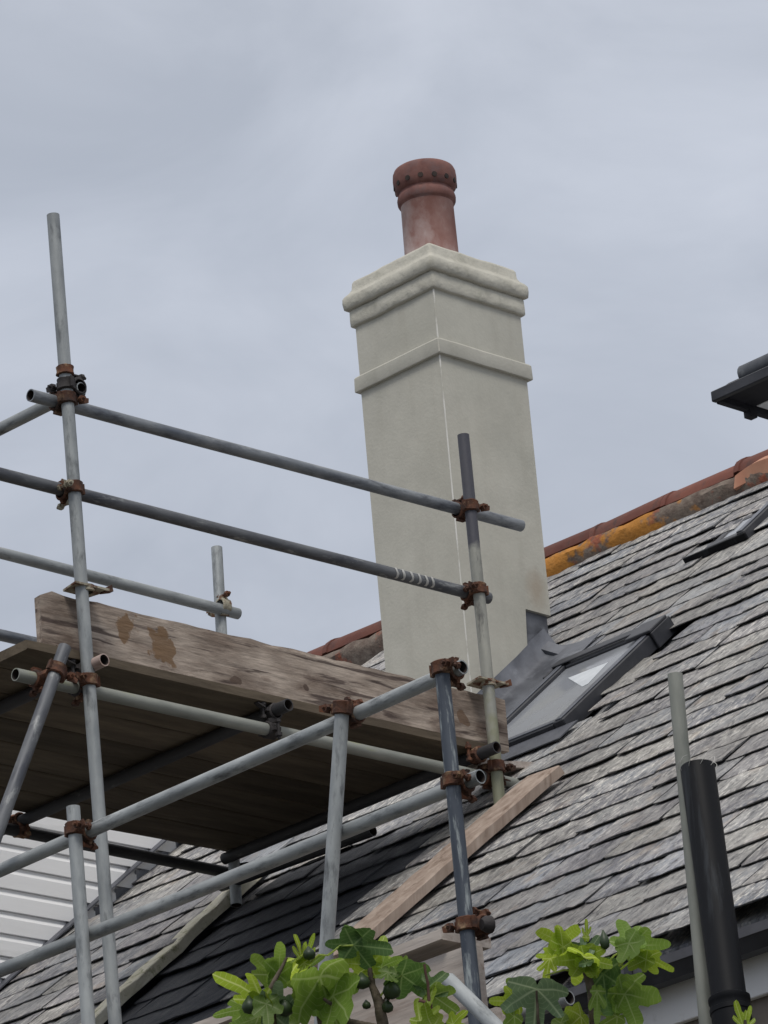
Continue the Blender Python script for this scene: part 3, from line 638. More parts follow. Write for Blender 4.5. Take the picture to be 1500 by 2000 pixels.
bm = B(); lathe(bm, PC, Vector((0, 0, 1)), [(.03, .158), (.06, .150), (.075, .135), (.085, .118)], 28, j=.012); roughen(bm, .004, 20)
obj('flaunching', bm, 'cream_render_rough', chim, True)
bm = B(); lathe(bm, PC, Vector((0, 0, 1)), [(0, .124), (.1, .122), (.385, .119), (.392, .127), (.400, .1315), (.418, .133), (.434, .129), (.442, .122), (.452, .122),
    (.457, .130), (.470, .139), (.490, .1435), (.520, .1445), (.545, .1425), (.560, .136), (.567, .126), (.565, .112), (.53, .104), (.2, .100)], 48, cap=(False, False))
bmesh.ops.recalc_face_normals(bm, faces=bm.faces)
for f in bm.faces:
    if f.calc_center_median().z > PC.z+.388: f.material_index = 1
pot = obj('chimney_pot', bm, ['terracotta', 'terracotta_dark'], chim, True, sharp=50)
bm = B()
for i in range(14):       # dark drilled holes round the pot's head: sleeves sunk in the rim
    a = 2*math.pi*(i+.45)/14; d = Vector((math.cos(a), math.sin(a), 0)); c = PC + Vector((0, 0, .482)) + d*.125
    lathe(bm, c, d, [(0, .0125), (.0185, .0125)], 12)
obj('vent_hole', bm, 'tube_inside', pot)
bm = B(); lathe(bm, PC+Vector((-.085, -.088, .075)), Vector((-.7, -.7, .1)), [(0, .024), (.004, .022)], 12); obj('mortar_dab', bm, 'white_paint', pot)
# lead core that shows where the render stops short, apron and soakers
bm = B(); box(bm, (x0+.022, y0+.018, 7.9), (x1-.012, y1-.02, 8.7)); roughen(bm, .004, 6); obj('lead_upstand', bm, 'lead', chim)
bm = B(); seq = []
for i in range(9):
    f = i/8; s_ = CH[0]-.30+f*(CH[1]-CH[0]+.36); q = []
    for j, (yy, hh) in enumerate(((y0-.245, .040), (y0-.13, .046), (y0-.05, .052), (y0-.012, .072), (y0+.004, .16))):
        q.append(bm.verts.new(roof(s_+(.03 if j == 0 and i == 8 else 0), yy, hh+.010*noise.noise(Vector((f*5, j*1.7, 0))))))
    if seq:
        for k in range(4): bm.faces.new((seq[k], seq[k+1], q[k+1], q[k]))
    seq = q
bmesh.ops.recalc_face_normals(bm, faces=bm.faces); bmesh.ops.solidify(bm, geom=bm.faces[:], thickness=.003)
obj('lead_apron', bm, 'lead', chim, True, sharp=60)
for k in range(3):
    f = (.18, .46, .74)[k]; xx = x0+.03+f*(CW-.03); bm = B(); zz = roof((xx-XE)/SD.x, 0).z
    pts = [Vector((xx-.09, y0+.012, zz-.02)), Vector((xx+.11, y0+.012, zz+.10)), Vector((xx+.11, y0+.012, zz+.26)), Vector((xx-.05, y0+.012, zz+.22))]
    prism(bm, pts, Vector((0, -.006, 0))); obj('flashing_step', bm, 'lead', chim)
bm = B(); rbox(bm, CH[0]-.16, CH[0]+.03, y0-.12, y1+.1, .035, .04); roughen(bm, .003, 9); obj('front_apron', bm, 'lead', chim)
bm = B(); q = roof(CH[1]-.10, y0-.085, .10)
hexa(bm, [roof(CH[1]-.01+a*.6, y0-.055+b*.55, c*.62+.012) for a, b, c in ((-.06, -.05, .05), (.07, -.06, .05), (.08, .09, .05), (-.05, .09, .05), (-.05, -.035, .075), (.06, -.045, .07), (.07, .09, .16), (-.05, .09, .15))]); roughen(bm, .006, 15); obj('lead_corner', bm, 'lead', chim)

# ---- roof windows
def roof_window(rect, h=.062, label=None, small=False):
    s0, s1, t0, t1 = rect; bm = B(); e = .002
    fw_ = .06 if not small else .045
    rbox(bm, s0, s1, t0, t0+fw_, 0, h); rbox(bm, s0, s1, t1-fw_, t1, 0, h if not small else h*.5)
    rbox(bm, s0, s0+fw_, t0+fw_+e, t1-fw_-e, 0, h-.006); rbox(bm, s1-fw_, s1, t0+fw_+e, t1-fw_-e, 0, h-.004 if not small else h*.45)
    bevel(bm, .004)
    fr = obj('roof_window', bm, 'window_frame', house, label=label)
    # sash covers: grey top strips
    bm = B()
    for a in ((s0+.008, s1-.02, t0+.014, t0+.046, h, h+.006), *(((s0+.008, s1-.02, t1-.046, t1-.014, h, h+.006),) if not small else ()), *(((s0+.010, s0+.042, t0+.050, t1-.050, h-.006, h),) if not small else ())):
        rbox(bm, *a)
    bevel(bm, .002); obj('sash_cover', bm, 'window_frame_top', fr)
    bm = B(); rbox(bm, s0+fw_+e, s1-fw_-e, t0+fw_+e, t1-fw_-e, h*(.62 if not small else .3), h*(.76 if not small else .42)); obj('glass_pane', bm, 'window_glass', fr)
    bm = B()
    if not small:
        rbox(bm, s1-.135, s1+.012, t0-.014, t0+.13, h+.0065, h+.020); rbox(bm, s1-.055, s1+.012, t0+.132, t1+.012, h+.0065, h+.014)
        for tt in (t0-.016, t1+.004): rbox(bm, s1-.135, s1+.025, tt, tt+.012, .0, h+.006)
        bevel(bm, .003); obj('top_hood', bm, 'window_frame', fr)
        bm = B(); rbox(bm, s0-.16, s0-.003, t0-.07, t1+.06, .037, .042); roughen(bm, .002, 8); obj('lead_sill', bm, 'lead_sheet', fr)
    else:
        rbox(bm, s0-.018, s0-.002, t0-.01, t1+.07, h*.3, h*.9); bevel(bm, .003); obj('handle_bar', bm, 'black_plastic', fr)
    return fr
wf = roof_window(WIN, .068, 'large open-framed roof window beside the chimney')
# pale sheet on the pane, standing in for a soft light reflection
bm = B()
c4 = [rhit(1111, 1327, .046), rhit(1190, 1296, .046), rhit(1150, 1338, .046), rhit(1139, 1344, .046)]
a = [bm.verts.new(roof(q[0], q[1], .0522)) for q in c4]; b = [bm.verts.new(roof(q[0], q[1], .0535)) for q in c4]
bm.faces.new(a); bm.faces.new(list(reversed(b)))
for i in range(4): bm.faces.new((a[i], b[i], b[(i+1) % 4], a[(i+1) % 4]))
bmesh.ops.recalc_face_normals(bm, faces=bm.faces); obj('reflection_patch', bm, 'pane_reflection', wf)
roof_window(WIN2, .055, 'small roof window near the ridge', True)

# ---- eaves: fascia, gutter
ga = R0.z-.075
bm = B(); box(bm, (XW-.03, T_LO+.3, ga-.175), (XW-.004, 10.75, ga-.03)); bevel(bm, .003); obj('fascia', bm, 'white_paint', house)
bm = B(); box(bm, (XW-.003, T_LO+.3, ga-.16), (XW+.02, 15.6, ga+.02)); obj('eaves_board', bm, 'soffit_dark', house)
def gutter(y0_, y1_, parent):
    bm = B(); gx = XW-.034; w = .118
    prof = [(0, 0), (-.002, -.045), (-.028, -.068), (-.085, -.070), (-w+.006, -.030), (-w, -.026), (-w, .006), (-w+.008, .006), (-w+.008, -.022), (-.08, -.062), (-.03, -.060), (-.008, -.04), (-.006, 0)]
    prism(bm, [Vector((gx+a, y0_, ga+.012+b)) for a, b in prof], Vector((0, y1_-y0_, 0))); bmesh.ops.recalc_face_normals(bm, faces=bm.faces)
    for f in bm.faces:
        if f.normal.x < -.9 and f.calc_center_median().x < gx-w+.003: f.material_index = 1  # paler front face, sky reflection put into its colour
    return obj('gutter', bm, ['gutter_plastic', 'gutter_lip_lit'], parent)
gt = gutter(T_LO+.2, 10.80, house)
for y in (8.45, 9.15, 10.0):
    bm = B(); gx = XW-.034
    prism(bm, [Vector((gx+a, y, ga+.012+b)) for a, b in ((.0, .004), (-.124, .012), (-.125, -.034), (-.088, -.077), (-.026, -.075), (.0, -.05))], Vector((0, .035, 0)))
    obj('gutter_bracket', bm, 'gutter_plastic', gt)

# ------------------------------------------------------------------ white clad wall beyond
YW = 15.22
ext = thing('extension', (13, YW, 0), 'white-boarded wall standing up from the slates at the left', 'extension')
bm = B(); box(bm, (11.1, YW+.012, 0), (14.6, YW+2.2, 8.0)); obj('wall', bm, 'white_paint', ext)
bm = B(); box(bm, (11.0, YW-.012, 8.001), (14.62, YW+2.22, 8.03)); obj('flat_roof', bm, 'lead_sheet', ext)
z = 5.9; k = 0
while z < 7.99:
    xs = XE + (z-R0.z)/math.tan(A_) + .02          # right end, where the board meets the slates
    if z < R0.z+.1: xs = XE+.15
    xe = XE + (z+.102-R0.z)/math.tan(A_)-.04
    bm = B()
    def sec(x_, dx): return [Vector((x_+dx*a, YW+b, z+c)) for a, b, c in ((0, .010, 0), (0, -.018, 0), (.0, -.018, .068), (.9, -.004, .092), (1, -.004, .1015), (1, .010, .1015))]
    L1 = sec(11.1, 0); L2 = sec(xe-.09, .115)
    a = [bm.verts.new(p) for p in L1]; b = [bm.verts.new(p) for p in L2]
    for i in range(6): bm.faces.new((a[i], a[(i+1) % 6], b[(i+1) % 6], b[i]))
    bm.faces.new(list(reversed(a))); bm.faces.new(b); bmesh.ops.recalc_face_normals(bm, faces=bm.faces)
    obj('cladding_board', bm, 'cladding_white', ext); 
    if z > 6.6:
        bm = B(); hexa(bm, [Vector((xe+p_, YW-.012+q_, z+r_)) for p_, q_, r_ in ((-.10, 0, -.035), (.12, 0, -.0), (.12, -.004, -.0), (-.10, -.004, -.035), (-.08, 0, .09), (.06, 0, .125), (.06, -.004, .125), (-.08, -.004, .09))])
        roughen(bm, .004, 9); obj('flashing_step', bm, 'lead', ext)
    z += .104; k += 1
bm = B(); rbox(bm, .3, (13.95-XE)/SD.x, YW-.075, YW+.0, .085, .092); roughen(bm, .004, 9); obj('soaker_strip', bm, 'lead_sheet', ext)

# ------------------------------------------------------------------ neighbour's eaves corner at the right edge
DN = 27.
c0 = at(1388, 776, DN)
nb = thing('neighbouring_house', (c0.x, c0.y, 0), 'dark eaves corner of another roof jutting in from the right', 'house')
bm = B(); box(bm, (c0.x+.5, c0.y-3, 0), (c0.x+3, c0.y-.60, c0.z-.001)); obj('wall', bm, 'white_paint', nb)
bm = B(); q = hit(1482, 793, 2, c0.z-.004); box(bm, (q.x, c0.y-1.5, c0.z+.0005), (q.x+.6, c0.y-.055, c0.z+.005)); obj('soffit_panel', bm, 'white_paint', nb)
bm = B(); box(bm, (c0.x+.04, c0.y-3.1, c0.z+.006), (c0.x+3.1, c0.y-.04, c0.z+.03)); obj('soffit', bm, 'soffit_dark', nb)
bm = B(); box(bm, (c0.x, c0.y-3.1, c0.z-.03), (c0.x+.038, c0.y, c0.z+.035)); bevel(bm, .006); obj('fascia', bm, 'gutter_plastic', nb)
bm = B(); box(bm, (c0.x+.04, c0.y-.038, c0.z-.035), (c0.x+3.1, c0.y, c0.z+.03)); bevel(bm, .006); gg = obj('eaves_gutter', bm, 'soffit_dark', nb)
q = hit(1461, 815, 1, c0.y); bm = B(); box(bm, (q.x-.03, c0.y-.045, q.z-.012), (q.x+.03, c0.y+.004, q.z+.03)); obj('bracket', bm, 'soffit_dark', gg)
q0 = at(1438, 710, DN); 
bm = B(); lathe(bm, Vector((c0.x+.12, q0.y, q0.z-.062)), Vector((0, -1, 0)), [(0, .052), (.004, .058), (2.5, .058)], 14)
for v in bm.verts: v.co.z = q0.z-.012 + (v.co.z-(q0.z-.012))*1.0
obj('verge_roll', bm, 'roll_grey', nb, True, sharp=50)
bm = B(); prism(bm, [Vector((c0.x+.02, q0.y+.10, c0.z+.034)), Vector((c0.x+1.6, q0.y+.1, c0.z+.034)), Vector((c0.x+1.6, q0.y+.1, c0.z+.3)), Vector((c0.x+.10, q0.y+.1, c0.z+.09))], Vector((0, -2.8, 0))); obj('roof', bm, 'soffit_dark', nb)

# ------------------------------------------------------------------ upper scaffold with the working platform
Y1, Y4 = 12.17, 13.78
sc = thing('scaffold_platform', (10.6, Y1, 0), 'upper tube scaffold with a timber working platform in front of the chimney', 'scaffold')
def ext_line(a, b, z):                                # carry a line on to height z
    a, b = Vector(a), Vector(b); return a + (b-a)*((z-a.z)/(b.z-a.z))
s1t, s1b = hit(103.5, 420, 1, Y1), hit(225, 2000, 1, Y1)
tube('standard', s1t, ext_line(s1t, s1b, .0), 'galvanised', sc, ends=(1, 0), label='tall pale standard at the left front corner')
s2t, s2b = hit(905, 850, 1, Y1-.005), hit(977, 1580, 1, Y1-.005)
s2m = s2t.lerp(s2b, .52)
tube('standard', s2t, s2b, 'half_painted', sc, ends=(1, 1), label='standard by the chimney, dark at the top and green with algae low down')
tube('standard', hit(423, 1070, 1, Y4), hit(462, 1768, 1, 13.655), 'galvanised', sc, label='short rear standard resting on the pale roof edge')
YR = Y1+.051
def xr(q, y): return hit(*q, 1, y)
a, b = xr((59, 772), YR), xr((1018, 1027), YR); tube('guard_rail', a, b, 'galvanised_blue', sc)
a, b = xr((0, 925.6), YR), xr((954, 1168), YR); a2 = a + (a-b)*.25; rail2 = tube('guard_rail', a2, b, 'galvanised_dark', sc)
for u_ in (768, 781, 797, 812, 826, 838):
    c = hit(u_, 1120+(u_-768)*.255, 1, YR); bm = B(); rs = []
    for h in (-.006, .006):
        rs.append([bm.verts.new(c + Vector((h+random.uniform(-.002, .002)+.004*math.sin(a*.7), -math.cos(R(-70+a*14))*(TR+.0016), math.sin(R(-70+a*14))*(TR+.0016)))) for a in range(9)])
    for a in range(8): bm.faces.new((rs[0][a], rs[0][a+1], rs[1][a+1], rs[1][a]))
    bmesh.ops.recalc_face_normals(bm, faces=bm.faces); obj('paint_mark', bm, 'wire', sc)
lg0, lg1 = xr((30, 1317), YR), xr((1020, 1530), YR); lg1.z = lg0.z; tube('ledger', lg0, lg1, 'galvanised_green', sc)
YQ = Y4-.051
a, b = xr((0, 1080), YQ), xr((465, 1199), YQ); tube('guard_rail', a+(a-b)*.8, b, 'galvanised', sc)
a, b = xr((0, 1240), YQ), xr((75, 1257), YQ); b = Vector((12.95, YQ, a.z)); tube('guard_rail', Vector((10.3, YQ, a.z)), b, 'galvanised_blue', sc)
rl0 = Vector((10.3, YQ, 7.335)); rl1 = Vector((13.0, YQ, 7.32)); tube('ledger', rl0, rl1, 'black_tube', sc)
ya, yb = hit(155, 757, 0, 10.70), hit(0, 834, 0, 10.70); tube('guard_rail', ya-Vector((-.012, 0, 0)), yb+(yb-ya)*2.2+Vector((.012, 0, 0)), 'galvanised', sc)
ZT_ = 7.372
tr = []
for xq, yq, mm in ((hit(205, 1308, 1, 12.10).x, 12.10, 'rusty_tube'), (hit(565, 1395, 1, 12.13).x, 12.13, 'black_tube'), (hit(972, 1473, 1, 12.09).x, 12.09, 'black_tube')):
    tr.append((xq, yq)); tube('transom', (xq, yq, ZT_), (xq, 13.93 if xq < 12 else 13.70, ZT_-.005), mm, sc)
# deck boards
ys = 12.205
for i in range(7):
    w = .209; xo = random.uniform(-.012, .012); x_l = 10.415+xo*.8 if i else 10.418; x_r = 12.80+xo
    board('deck_board', (x_l, ys+w/2, 7.398), (x_r, ys+w/2, 7.398), Vector((0, w-.001, 0)), Vector((0, 0, .038)), 'deck_board', sc, nl=16, amp=.0028)
    ys += w+.006
board('toe_board', (10.528, 12.262, 7.4375), (12.925, 12.262, 7.4375), Vector((0, .036, 0)), Vector((0, 0, .222)), 'weathered_board', sc, amp=.004, nl=44, chop=True, label='weathered toe board with orange-brown stains')
# short board end lying out to the slates
board('deck_board', (12.80, 12.40, 7.375), (13.06, 12.36, 7.392), Vector((0, .22, 0)), Vector((0, 0, .03)), 'pale_board', sc, nl=4)
# brace at the left
b0, b1 = hit(127, 1264, 1, Y1-.055), hit(0, 1610, 1, Y1-.055); tube('brace', b0, b0+(b1-b0)*3.2, 'galvanised_dark', sc)
tube('tie_tube', (12.70, 13.74, 7.262), (12.735, 12.86, 7.258), 'black_tube', sc)
X_, Y_, Z_ = Vector((1, 0, 0)), Vector((0, 1, 0)), Vector((0, 0, 1))
def on(a, b, z): return ext_line(a, b, z)
p = on(s1t, s1b, 8.418); coupler(p, Z_, (p.x, YR, 8.418), X_, sc, flip=-1)
p = on(s1t, s1b, 8.475); coupler(p, Z_, (10.70, Y1+.0, 8.475), Y_, sc, m='black_fitting', flip=1)
bm = B(); band(bm, on(s1t, s1b, 8.53), Z_, w=.035); roughen(bm, .002, 50); obj('collar', bm, 'rusty_steel', sc, True)
bm = B(); band(bm, ya+Vector((0, .03, 0)), Y_, r=.031, w=.05, th=.012); roughen(bm, .003, 40); obj('collar', bm, 'black_fitting', sc, True)
p = on(s1t, s1b, 8.062); coupler(p, Z_, (p.x, YR, 8.062), X_, sc, m='rusty_steel', mat_bolt='worn_fitting')
p = on(s1t, s1b, lg0.z+.015); coupler(p, Z_, (p.x+.0, YR, lg0.z), X_, sc)
p = on(s2t, s2b, 8.425); coupler(p, Z_, (p.x, YR, 8.425), X_, sc, flip=-1)
p = on(s2t, s2b, 8.07); coupler(p, Z_, (p.x, YR, 8.07), X_, sc)
p = on(s2t, s2b, lg0.z+.03); coupler(p, Z_, (p.x, YR, lg0.z), X_, sc, flip=-1)
coupler((lg1.x-.16, YR, lg0.z), X_, (tr[2][0], YR-.02, ZT_), Y_, sc)
toe_clip(on(s1t, s1b, 7.668)+Vector((.02, 0, 0)), Z_, 1, sc); toe_clip(on(s2t, s2b, 7.672), Z_, 1, sc)
p = hit(437, 1195, 1, Y4); coupler((12.82, Y4, p.z), Z_, (12.82, YQ, p.z), X_, sc, m='worn_fitting', mat_bolt='rusty_steel')
coupler((12.79, Y4-.10, 7.33), Z_, (12.79, YQ-.0, 7.33), X_, sc, m='black_fitting')
coupler((tr[1][0], YQ+.01, ZT_), Y_, (tr[1][0], YQ, 7.334), X_, sc)
bd = (b1-b0).normalized(); p = b0+bd*((b0.z-lg0.z)/abs(bd.z)); coupler(p, bd, (p.x, YR, lg0.z), X_, sc, m='rusty_steel')
coupler((tr[0][0], YR, ZT_-.004), Y_, (tr[0][0]-.02, YR, lg0.z), X_, sc, m='black_fitting')
coupler((tr[1][0], YR, ZT_-.004), Y_, (tr[1][0]-.02, YR, lg0.z), X_, sc, m='black_fitting')

# ------------------------------------------------------------------ lower scaffold
ls = thing('tube_scaffold', (10.3, 10.0, 0), 'lower scaffold of pale tubes along the eaves, below the platform', 'scaffold')
XT = 10.30
a, b = hit(904, 1303, 0, XT), hit(0, 1700, 0, XT); T1 = (a.copy(), b.copy()); tube('ledger', a, b+(b-a)*.5, 'galvanised', ls)
a, b = hit(939, 1517, 0, XT), hit(0, 1896, 0, XT); T2 = (a.copy(), b.copy()); tube('ledger', a, b+(b-a)*.5, 'galvanised', ls)
XS = XT-.051
a, b = hit(143, 1576, 0, XS), hit(173, 2000, 0, XS); S5 = (a, b); tube('standard', a, ext_line(a, b, 0), 'galvanised', ls, ends=(1, 0), label='leftmost standard, ending just above the upper ledger')
a, b = hit(864, 1318, 0, XS), hit(922.6, 1923, 0, XS); S7 = (a, b); tube('standard', a, ext_line(a, b, 0), 'painted_dark_steel', ls, ends=(0, 0), label='dark standard with worn streaky paint')
a, b = hit(668, 1388, 0, XS), hit(628, 2000, 0, XS); P6 = (a, b); tube('brace', a, ext_line(a, b, 3.0), 'galvanised', ls, ends=(0, 0))
def onY(T, y): a, b = T; return a + (b-a)*((y-a.y)/(b.y-a.y))
p = ext_line(*S5, 6.575); coupler(p, Z_, onY(T1, p.y), Y_, ls, flip=-1)
p = ext_line(*P6, 6.600); coupler(p, P6[0]-P6[1], onY(T1, p.y), Y_, ls)
p = ext_line(*S7, 6.592); coupler(p, Z_, onY(T1, p.y), Y_, ls, flip=-1)
p = ext_line(*S7, 6.212); coupler(p, Z_, onY(T2, p.y), Y_, ls, flip=-1)
p = hit(905, 1808, 0, XS); p2 = ext_line(*S7, p.z); coupler(p2, Z_, p2+Vector((.052, -.01, .0)), Y_, ls, flip=1)
bm = B(); q = p2+Vector((.03, -.06, -.012)); lathe(bm, q, Vector((1, -.3, .1)), [(-.02, .018), (0, .03), (.012, .03), (.022, .016)], 12, j=.06); roughen(bm, .004, 40); obj('swivel_lug', bm, 'black_fitting', ls, True)
# edge-on boards of the lower lift
XB = 10.44
zb_ = hit(893, 1824, 0, XB).z
board('toe_board', (XB, 10.16, zb_-.045), (XB, 11.9, zb_-.055), Vector((.225, 0, 0)), Vector((0, 0, .038)), 'pale_board', ls, nl=12)
board('toe_board', (XB-.06, 10.05, zb_-.30), (XB-.06, 12.2, zb_-.30), Vector((.036, 0, 0)), Vector((0, 0, .222)), 'pale_board', ls, nl=12, amp=.003)
board('toe_board', (XB-.06, 9.98, zb_-.53), (XB-.06, 12.2, zb_-.53), Vector((.036, 0, 0)), Vector((0, 0, .222)), 'pale_board', ls, nl=12, amp=.003)
# loose raking tube and the open-ended ledger below the gutter
a = at(876, 1914, 14.45); b = at(975, 2012, 14.2)
rk = thing('scaffold_tube', a, 'short raking tube end, its open mouth below the dark standard', 'scaffold tube'); tube('tube', a, a+(b-a)*3, 'galvanised', rk)
a = hit(1112, 1949, 0, 10.62); b = a+Vector((0, 1.0, 0))
rk = thing('scaffold_tube', a, 'level tube with open mouth just under the gutter, behind the right fig leaves', 'scaffold tube'); tube('tube', a, b, 'galvanised', rk)
a, b = at(1318.5, 1317, 15.0), at(1381, 2000, 14.6)
rk = thing('scaffold_pole', (b.x, b.y, 0), 'grey upright scaffold pole in front of the slates, left of the black pipe', 'scaffold pole'); tube('tube', a, ext_line(a, b, 0), 'galvanised_green', rk, ends=(0, 0), label='plain end')
# plank laid up the slope
pa, pb = rhit(1070, 1520, .05), rhit(690, 1852, .05)
A1, B1 = roof(pa[0], pa[1], .045), roof(pb[0], pb[1], .045)
pk = thing('roof_plank', (A1+B1)/2, 'long brown plank lying up the slates below the platform', 'plank')
d_ = (A1-B1).normalized(); wv = d_.cross(RN).normalized()*.205
board('plank', B1-d_*.12, A1, wv, RN*.042, 'roof_plank', pk, nl=20, amp=.003)

# ------------------------------------------------------------------ black pipe
pt, pb_ = at(1362, 1497, 14.86), at(1431, 2000, 14.45); d = (pt-pb_).normalized()
pp = thing('soil_pipe', (pb_.x, pb_.y, 0), 'thick black plastic pipe standing beside the grey pole at right', 'pipe')
def vpipe(name, p, q, prof, m, parent, n=40, cap=(True, True)):
    bm = B(); lathe(bm, p, q, prof, n, cap=cap)
    return obj(name, bm, m, parent, True, sharp=45)
Lp = (pt-ext_line(pt, pb_, 0)).length; base = ext_line(pt, pb_, 0)
soil = vpipe('pipe', base, d, [(0, .055), (Lp-.004, .055), (Lp, .0535), (Lp-.001, .050), (Lp-.3, .050)], 'black_plastic', pp)
for zz in (hit(1425, 1955, 0, pb_.x+.004).z,):
    q = ext_line(pt, pb_, zz); vpipe('socket', q-d*.03, d, [(-.25, .0555), (-.249, .0625), (-.012, .0625), (-.010, .0655), (.004, .0655), (.006, .0625), (.022, .0625), (.026, .0655), (.04, .0655), (.046, .0555)], 'black_plastic', pp, cap=(False, False))
bm = B(); vpx = d.cross(Vector((1, 0, 0))).normalized(); sd_ = (RT*1).normalized()
for k in (-1, 1):
    pass
cage = B()
for k in range(9):
    a0 = 2*math.pi*k/9; x, y, z = frame(d); prev = None
    for i in range(7):
        f = i/6; rr = .052*(1+.22*math.sin(f*math.pi))*(1 if i < 6 else .8); c = pt + d*(-.02+.05*f) + (x*math.cos(a0+f*.55)+y*math.sin(a0+f*.55))*rr
        q = ring(cage, c, x, y, .0011, 4)
        if prev: bridge(cage, prev, q)
        prev = q
obj('wire_guard', cage, 'wire', pp)

# ------------------------------------------------------------------ fig tree
D0 = 12.6
fig = thing('fig_tree', (at(740, 2300, D0).x, at(740, 2300, D0).y, 0), 'fig tree shoots with lobed green leaves rising along the bottom', 'tree')
def limb(name, pts, m, parent):
    bm = B(); prev = None
    for i, (p, r) in enumerate(pts):
        d = (pts[min(i+1, len(pts)-1)][0]-pts[max(i-1, 0)][0]); x, y, z = frame(d); q = ring(bm, p, x, y, r, 9, .07)
        if prev: bridge(bm, prev, q)
        else: bm.faces.new(list(reversed(q)))
        prev = q
    bm.faces.new(prev); return obj(name, bm, m, parent, True, sharp=70)
def shoot(pxs, m='bark', name='branch'):
    """pxs: (x, y, depth offset, radius)"""
    pts = [(at(x, y, D0+o), r) for x, y, o, r in pxs]; out = []
    for (p, r), (q, r2) in zip(pts, pts[1:]):
        for k in range(3): out.append((p.lerp(q, k/3)+noise.noise_vector(p*5+Vector((k, 0, 0)))*.004, r+(r2-r)*k/3))
    out.append(pts[-1]); return limb(name, out, m, fig)
trunk_b = Vector((WM[fig.name].translation.x, WM[fig.name].translation.y, 0))
fork = at(760, 2700, D0)
limb('trunk', [(trunk_b, .09), (trunk_b.lerp(fork, .35)+Vector((.05, 0, 0)), .075), (trunk_b.lerp(fork, .7), .062), (fork, .05)], 'bark', fig)
shoot([(760, 2700, 0, .04), (745, 2250, 0, .022), (748, 2000, 0, .016), (742, 1965, 0, .015), (728, 1925, .01, .010), (722, 1890, 0, .006)])
shoot([(742, 1975, 0, .010), (762, 1940, .02, .007), (770, 1900, .03, .004)])
shoot([(748, 2010, 0, .012), (680, 1995, -.03, .009), (650, 1962, -.04, .006), (632, 1950, -.05, .004)])
shoot([(760, 2600, 0, .03), (590, 2200, 0, .014), (535, 2010, 0, .010), (528, 1930, 0, .007), (560, 1870, .02, .004)])
shoot([(745, 2250, 0, .02), (640, 2060, .02, .009), (606, 1905, .02, .005), (600, 1862, .02, .003)])
shoot([(760, 2600, 0, .03), (850, 2180, 0, .014), (842, 1990, 0, .007), (836, 1940, 0, .004), (829, 1883, 0, .0035)], 'twig_red')
shoot([(842, 1965, 0, .006), (818, 1955, 0, .006)], 'twig_red')
shoot([(760, 2700, 0, .04), (1080, 2330, 0, .02), (1165, 2040, 0, .014), (1158, 1960, 0, .013), (1146, 1900, 0, .011), (1142, 1870, 0, .006)])
shoot([(1158, 1960, 0, .007), (1185, 1920, .02, .004), (1212, 1893, .02, .003)], 'leaf_mid')
shoot([(1165, 2040, 0, .010), (1060, 2030, -.03, .008), (1050, 1985, -.05, .004), (1048, 1935, -.06, .003)])
shoot([(1165, 2040, 0, .02), (1440, 2200, 0, .012), (1455, 2030, 0, .007), (1455, 1992, 0, .004)])
shoot([(850, 2180, 0, .014), (880, 2060, .02, .010), (885, 2010, .02, .006)])

def lobe_outline(kind, seed):
    """polar outline of a fig leaf about the point where the stalk joins; +y is the tip"""
    rnd = random.Random(seed); out = []; n = 64
    lob = {'five': [(90, 1, 21), (42, .88, 20), (138, .88, 20), (-12, .66, 26), (192, .66, 26)],
           'three': [(90, 1, 29), (32, .84, 28), (148, .84, 28), (-25, .60, 30), (205, .60, 30)],
           'young': [(90, 1, 22), (48, .70, 20), (132, .70, 20), (0, .42, 25), (180, .42, 25)]}[kind]
    lob = [(a+rnd.uniform(-5, 5), l*rnd.uniform(.88, 1.1), w*rnd.uniform(.9, 1.12)) for a, l, w in lob]
    fl = {'five': .52, 'three': .58, 'young': .3}[kind]
    for i in range(n):
        a = -90 + 360*(i+.5)/n; da = lambda b: (a-b+180) % 360-180
        r = max(max(l*math.exp(-abs(da(b)/w)**3.4) for b, l, w in lob), fl*(.5+.5*min(1, abs(da(-90))/60)))
        r *= 1+.025*math.sin(a*.9+seed)+rnd.uniform(-.022, .022)
        if abs(da(-90)) < 14: r *= .35+.04*abs(da(-90))
        out.append((math.radians(a), r))
    return out, [b for b, _, _ in lob]
